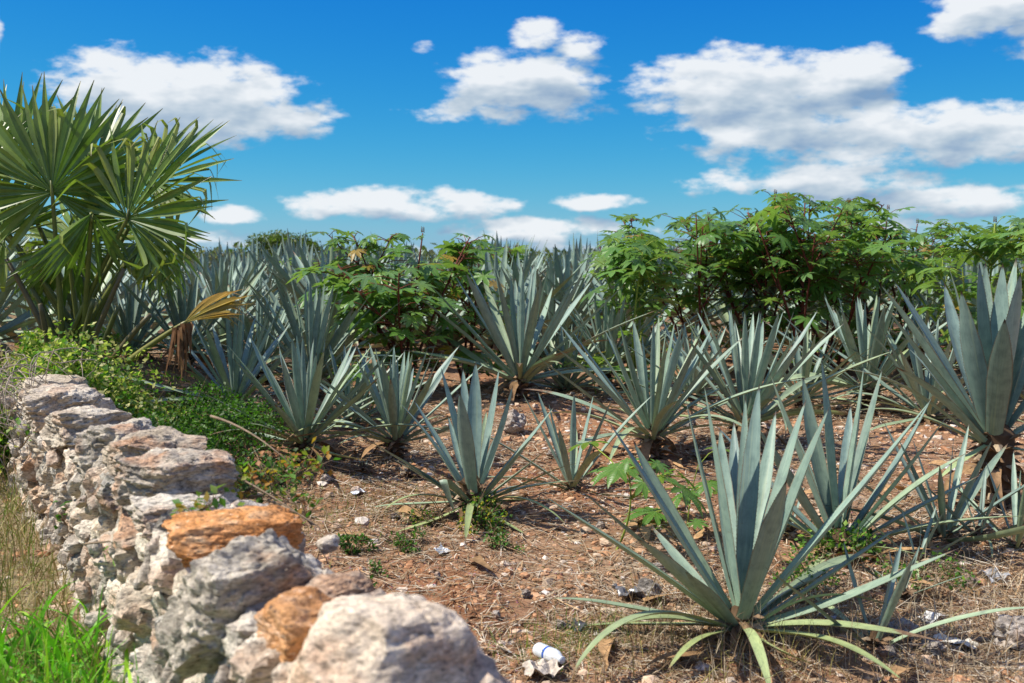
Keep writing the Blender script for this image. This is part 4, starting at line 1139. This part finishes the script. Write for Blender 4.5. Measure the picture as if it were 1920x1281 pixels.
def vine(label, pts, seed, n, size, cols, spread=.05):
    q = random.Random(seed); p0 = Vector(pts[0]); root = empty('wall_vine', p0); tag(root, label, 'vine')
    ms, mb = MB(), MB(); P_ = [Vector(p) - p0 for p in pts]
    ms.tube(P_, [.004] * len(P_), 5, (.24, .17, .11, 1))
    for i in range(n):
        k = q.random() * (len(P_) - 1); j = min(int(k), len(P_) - 2)
        p = P_[j].lerp(P_[j + 1], k - j) + Vector((q.gauss(0, spread), q.gauss(0, spread), abs(q.gauss(0, spread))))
        c = q.choice(cols); leaf_quad(mb, p, rvec(q), Vector((q.gauss(0, .4), q.gauss(0, .4), 1)), size * q.uniform(.6, 1.3), size * .34, c)
        if i % 3 == 0: ms.tube([P_[j].lerp(P_[j + 1], k - j), p], [.002, .0015], 3, (.26, .18, .11, 1))
    link('stem', ms.mesh('stem', M['dead']), root); link('foliage', mb.mesh('foliage', M['leaf']), root)
RU = [(.34, .13, .03), (.42, .22, .04), GR[1], GR[2], (.30, .30, .05), GR[3]]
vine('creeper with green and rusty leaves arching over the field side of the wall', [P(420, 950, 4.3), P(470, 915, 4.35), P(520, 905, 4.4), P(565, 890, 4.45), P(600, 872, 4.6)], 1, 190, .036, RU, .05)
vine('thorny creeper with rusty leaves beside the orange slab', [P(430, 930, 4.3), P(500, 930, 4.3), P(555, 945, 4.25), P(585, 985, 4.2)], 11, 90, .034, RU, .045)
vine('small green creeper on the pale stone behind the orange slab', [P(345, 985, 3.6), P(370, 960, 3.65), P(400, 945, 3.7)], 2, 46, .036, [GR[1], GR[2], YG[2], (.3, .2, .04)], .03)
vine('creeper with yellowing leaves climbing the wall face', [P(40, 840, 6.3), P(60, 810, 6.3), P(75, 790, 6.3), P(100, 830, 6.1)], 3, 70, .045, [GR[1], YG[2], YG[1], GR[2]], .06)
vine('small five-leaved creeper in a gap of the wall face', [P(205, 1035, 4.35), P(225, 1045, 4.3), P(245, 1048, 4.25)], 4, 16, .045, [GR[2], (.16, .30, .04)], .025)
vine('sprig of green leaves low on the wall face', [P(110, 960, 5.3), P(118, 975, 5.3), P(125, 985, 5.3)], 5, 16, .04, [GR[1], GR[3]], .03)
# dry branch reaching over the wall
mb = MB()
for (a, b_, c_) in (((390, 870), (480, 905), (590, 985)), ((395, 780), (470, 800), (545, 870)), ((160, 1020), (245, 1010), (310, 1010)), ((470, 930), (540, 945), (600, 990)), ((230, 1000), (250, 1025), (262, 1060))):
    mb.tube(bez(P(*a, 4.35), P(*b_, 4.2), P(*c_, 4.1), 8), [.005 - .0004 * i for i in range(9)], 5, (.30, .22, .15, 1))
tag(link('dry_twigs', mb.mesh('dry_twigs', M['dead'])), 'thin dry twigs lying across the wall stones', 'twigs', kind='stuff')
# creepers on agave feet, weeds on the soil
for i, (px, py, rx, n, lab, cols) in enumerate((
        (868, 985, .30, 900, 'small-leaved creeper with yellow leaves over the agave stump', GR + [(.42, .36, .03)]), (1590, 1040, .34, 520, 'tangled light green creeper at the feet of two agaves', GR[1:] + [(.20, .32, .04)]),
        (1500, 1110, .34, 420, 'light green creeper in dry stems behind the large agave', GR[1:] + [(.20, .32, .04)]), (1730, 1090, .28, 300, 'light green creeper round a narrow agave sucker', GR[1:] + [(.20, .32, .04)]),
        (660, 1040, .13, 260, 'low green weed cushion close to the wall', GR), (755, 1030, .15, 240, 'low green weed patch by a scrap of pale plastic', GR), (700, 1085, .07, 60, 'tiny upright weed on stony soil', GR), (735, 838, .10, 120, 'bright green sprig on the slim agave stump', [(.16, .34, .02), (.20, .40, .03)]),
        (930, 1030, .16, 160, 'sparse green weed under the creeper-covered agave', GR), (690, 1110, .05, 36, 'tiny weed seedling near the wall', GR))):
    g = G(px, py); clump('ground_creeper' if i < 4 else 'weed', lab, 'weed' if i > 3 else 'creeper', g, (rx, rx * .9, .22 if i < 4 else .10), n, .024 if i != 1 else .03, cols, 40 + i, int(n / 14))
def grass(name, label, n, sampler, hl, wl, cols, seed, droop, seg=4, spread=.35, mat='grass'):
    q = random.Random(seed); mb = MB()
    for i in range(n):
        x, y = sampler(q); a = q.random() * 6.28; e = abs(q.gauss(0, spread))
        d = Vector((math.cos(a) * math.sin(e), math.sin(a) * math.sin(e), math.cos(e)))
        c = q.choice(cols); k = q.uniform(.75, 1.25)
        strip(mb, Vector((x, y, land(x, y) - .01)), d, q.uniform(*hl), q.uniform(*wl), Vector((q.gauss(0, 1), q.gauss(0, 1), .1)), (c[0] * k, c[1] * k, c[2] * k), seg, droop * q.uniform(.3, 1.4), q.gauss(0, .25))
    tag(link(name, mb.mesh(name, M[mat])), label, 'grass', kind='stuff')
def verge(lo, hi, s0, s1):
    def f(q):
        u = q.uniform(lo, hi); s = -q.uniform(s0, s1)
        return W0.x + WD.x * u + WN.x * s, W0.y + WD.y * u + WN.y * s
    return f
grass('green_grass', 'lush bright green grass blades at the foot of the wall', 4600, verge(-.7, 2.4, .27, 1.4), (.14, .38), (.010, .022), [(.13, .36, .025), (.19, .45, .03), (.09, .27, .025), (.30, .48, .04)], 1, 3.0, 6, 1.0)
grass('dry_grass', 'dry straw-coloured grass along the wall verge', 12000, verge(-.5, 7.5, .28, 2.2), (.08, .28), (.003, .007), [(.38, .32, .14), (.46, .38, .20), (.22, .26, .06), (.30, .22, .10), (.16, .24, .04)], 2, .7, 4, .5, 'straw')
def fieldpt(cx, cy, rx, ry):
    def f(q):
        return cx + q.gauss(0, rx), cy + q.gauss(0, ry)
    return f
g = G(650, 960)
grass('short_grass', 'sparse short yellow-green grass on the soil beside the wall', 1600, fieldpt(g.x, g.y, .38, .42), (.03, .09), (.002, .004), [(.26, .26, .07), (.38, .33, .15), (.16, .22, .04)], 3, .6, 3, .6, 'straw')
g = G(1780, 1180)
grass('dry_grass', 'matted dry grass under the agave suckers at the field corner', 2200, fieldpt(g.x, g.y, .75, .55), (.06, .26), (.002, .0045), [(.46, .38, .26), (.56, .49, .36), (.34, .25, .15), (.26, .17, .09)], 4, 1.2, 4, .8, 'straw')
g = G(1400, 1215)
grass('dry_grass', 'dry stems and fibres under the large agave', 1500, fieldpt(g.x, g.y, .42, .25), (.06, .26), (.002, .0045), [(.46, .38, .26), (.34, .25, .15), (.22, .14, .08), (.40, .36, .12)], 5, 1.0, 4, .9, 'straw')
for i, (px, py, lab) in enumerate(((1030, 1225, 'wiry grass tufts round the plastic bottle'), (1130, 1195, 'thin grass stems beside the large agave leaves'))):
    g = G(px, py); grass('grass_tuft', lab, 160, fieldpt(g.x, g.y, .16, .10), (.05, .16), (.002, .004), [(.14, .22, .03), (.26, .28, .06), (.10, .18, .03)], 6 + i, .5, 3, .5)
def dead_litter():
    q = random.Random(15)
    for i in range(46):
        if i < 26: px, py = q.uniform(640, 1900), q.uniform(800, 1270)
        else:
            b = q.choice([(1390, 1215), (1600, 1060), (890, 960), (1870, 930), (570, 860), (1220, 860)]); px, py = b[0] + q.gauss(0, 70), b[1] + q.gauss(0, 14)
        g = G(px, py)
        if wall_uv(g.x, g.y)[1] < .3: continue
        o = link('fallen_leaf', q.choice(DEAD), loc=g + Vector((0, 0, .03)), rot=(R(22) + q.gauss(0, .15), q.gauss(0, .3), q.random() * 6.28), scale=(.8, q.uniform(.4, .9), .35))
        t = q.uniform(.9, 2.0); o.color = (t, t, t * .95, 1)
        tag(o, 'withered brown agave leaf lying on the soil', 'leaf', 'withered leaves on the ground')
dead_litter()

# ------------------------------------------------------------------ rubbish on the soil
def lathe(prof, n=20):
    V = [(r * math.cos(2 * math.pi * j / n), r * math.sin(2 * math.pi * j / n), z) for (z, r) in prof for j in range(n)]
    Fc = [(i * n + j, i * n + (j + 1) % n, (i + 1) * n + (j + 1) % n, (i + 1) * n + j) for i in range(len(prof) - 1) for j in range(n)]
    Fc += [tuple(range(n))[::-1], tuple(range((len(prof) - 1) * n, len(prof) * n))]
    return V, Fc
def bottle():
    g = G(1030, 1243); root = empty('plastic_bottle', g + Vector((0, 0, .036)))
    tag(root, 'small white plastic bottle with a blue band lying on the soil', 'bottle')
    ax = Vector((.50, -.82, .05)).normalized(); root.rotation_euler = ax.to_track_quat('Z', 'Y').to_euler()
    V, Fc = lathe([(-.095, .020), (-.092, .030), (-.085, .0335), (-.03, .0335), (.03, .0335), (.055, .031), (.075, .022), (.083, .0145), (.094, .0135)])
    def pc(nm, V, Fc, c):
        mb = MB(); mb.add(V, Fc, (*c, 1)); link(nm, mb.mesh(nm, M['plastic']), root)
    pc('bottle_body', V, Fc, (.72, .76, .80))
    V, Fc = lathe([(-.060, .0342), (.022, .0342)]); pc('label_band', V, Fc[:-2], (.62, .68, .74))
    V, Fc = lathe([(-.012, .0348), (.002, .0348)]); pc('blue_stripe', V, Fc[:-2], (.03, .10, .45))
    V, Fc = lathe([(.086, .0158), (.088, .0168), (.102, .0168), (.104, .0155)]); pc('bottle_cap', V, Fc, (.62, .66, .70))
bottle()
def scrap(name, label, px, py, w, l, h, c, seed, mat='plastic', cat='litter', n=9):
    q = random.Random(seed); g = G(px, py); V = []
    for j in range(n + 1):
        for i in range(n + 1):
            x, y = (i / n - .5) * w, (j / n - .5) * l
            z = h * (.55 + noise.fractal(Vector((x * 16 + seed, y * 16, seed * 3.1)), 1, 2, 3) * .75)
            edge = min(i, j, n - i, n - j)
            if edge == 0: x += q.gauss(0, w * .04); y += q.gauss(0, l * .04)
            V.append((x, y, max(.004, z)))
    mb = MB(); m = n + 1
    mb.add(V, [(j * m + i, j * m + i + 1, (j + 1) * m + i + 1, (j + 1) * m + i) for j in range(n) for i in range(n)], (*c, 1))
    me = mb.mesh(name, M[mat], False)
    o = link(name, me, loc=g + Vector((0, 0, .004)), rot=(0, 0, q.random() * 6))
    sm = o.modifiers.new('thickness', 'SOLIDIFY'); sm.thickness = .0015
    tag(o, label, cat)
scrap('crumpled_paper', 'crumpled off-white paper carton beside the plastic bottle', 1015, 1275, .15, .13, .075, (.55, .48, .40), 1, 'gravel')
scrap('paper_scrap', 'torn piece of white paper near the bottle', 948, 1228, .05, .035, .03, (.55, .53, .5), 2, 'gravel')
scrap('plastic_scrap', 'dark grey plastic sheet half buried by a sharp-edged stone', 1182, 1122, .17, .14, .06, (.14, .14, .15), 3)
scrap('plastic_scrap', 'pale grey plastic scrap by the low weeds', 828, 1040, .08, .06, .05, (.55, .57, .58), 4)
scrap('plastic_bag', 'crumpled blue and white plastic wrapper under the large agave', 1552, 1175, .09, .08, .05, (.36, .40, .50), 5)
scrap('plastic_bag', 'grey plastic bag in dry grass behind the suckers', 1862, 1090, .12, .10, .05, (.33, .33, .34), 6, 'gravel')
scrap('paper_scrap', 'white paper sheet in dry grass at the field corner', 1745, 1168, .11, .08, .03, (.56, .55, .52), 7, 'gravel')
scrap('paper_scrap', 'pale cardboard piece flattened in dry grass', 1790, 1212, .18, .10, .04, (.62, .58, .50), 8, 'gravel')
scrap('plastic_scrap', 'white flattened plastic scrap on sparse grass by the wall', 672, 930, .12, .06, .03, (.70, .72, .76), 9)
scrap('plastic_scrap', 'small blackish plastic scrap by thin grass stems', 1080, 1185, .12, .06, .05, (.06, .06, .065), 10)
scrap('paper_scrap', 'white paper scrap below the tall brown stump', 1780, 885, .12, .08, .04, (.55, .54, .52), 11, 'gravel')

# ------------------------------------------------------------------ far trees and scrub
def tree(loc, H, R0, lab, seed, cols, n=5200, leaf=.16, bare=0.0):
    q = random.Random(seed); root = empty('tree', loc); tag(root, lab, 'tree')
    mb = MB(); tips = []
    for i in range(7):
        a = i * .9 + q.gauss(0, .2); t = Vector((math.cos(a) * R0 * q.uniform(.3, .8), math.sin(a) * R0 * .6, H * q.uniform(.62, .9)))
        pts = bez(Vector((q.gauss(0, .1), q.gauss(0, .1), -.1)), Vector((t.x * .15, t.y * .15, H * .45)), t, 7)
        mb.tube(pts, [.09 * H / 4 * (1 - .11 * j) for j in range(8)], 6, (.22, .17, .13, 1)); tips.append(t)
        for b in range(3):
            e = t + Vector((q.gauss(0, .3) * R0, q.gauss(0, .3) * R0, q.uniform(-.05, .12) * H)); mb.tube([pts[5], e], [.03, .012], 4, (.22, .17, .13, 1)); tips.append(e)
    link('trunk', mb.mesh('trunk', M['bark']), root)
    ml = MB()
    def sm():
        t = q.choice(tips); v = rvec(q) * q.random() ** .5
        p = t + Vector((v.x * R0 * .36, v.y * R0 * .36, v.z * H * .12)); return p, v
    foliage(q, ml, n, sm, leaf, cols); link('crown', ml.mesh('crown', M['leaf']), root)
g = at_depth(545, 70); tree(g, P(545, 434, 70).z - g.z, 1.75, 'round-topped tree rising above the far agaves', 1, [(.09, .13, .02), (.14, .17, .03), (.06, .09, .02)])
for i, (px, D, ty, r, lab, cols) in enumerate(((-5, 22, 452, 1.1, 'greyish half-bare bush at the field edge behind the palm', [(.16, .16, .06), (.24, .21, .10), (.10, .12, .03)]), (45, 26, 462, 1.2, 'brown-green scrub bush behind the palm stalks', [(.12, .14, .04), (.22, .18, .09)]),
        (335, 42, 474, 2.0, 'dry scrub tree seen through the palm leaflets', [(.16, .14, .07), (.11, .13, .04), (.24, .20, .12)]), (385, 60, 476, 2.4, 'low scrub tree beyond the agave rows', [(.10, .12, .05), (.17, .15, .08)]))):
    g = at_depth(px, D); tree(g, P(px, ty, D).z - g.z, r, lab, 20 + i, cols, 2600, .05 * D / 22 + .02)
def scrub():
    q = random.Random(5); mb = MB()
    cols = [(.06, .09, .025), (.09, .11, .035), (.12, .12, .05)]
    def sm():
        x = q.uniform(-75, 75); y = 78 + q.gauss(0, 5) + abs(x) * .1
        h = 2.0 + .8 * noise.noise((x * .15, 0, 2)) + .4 * noise.noise((x * .6, 0, 5))
        return Vector((x, y, land(x, y) + h * q.random() ** .7)), Vector((0, 0, 1))
    foliage(q, mb, 14000, sm, .5, cols)
    tag(link('distant_scrub', mb.mesh('distant_scrub', M['leaf'])), 'far line of low green scrub beyond the agave field', 'scrub', kind='stuff')
scrub()
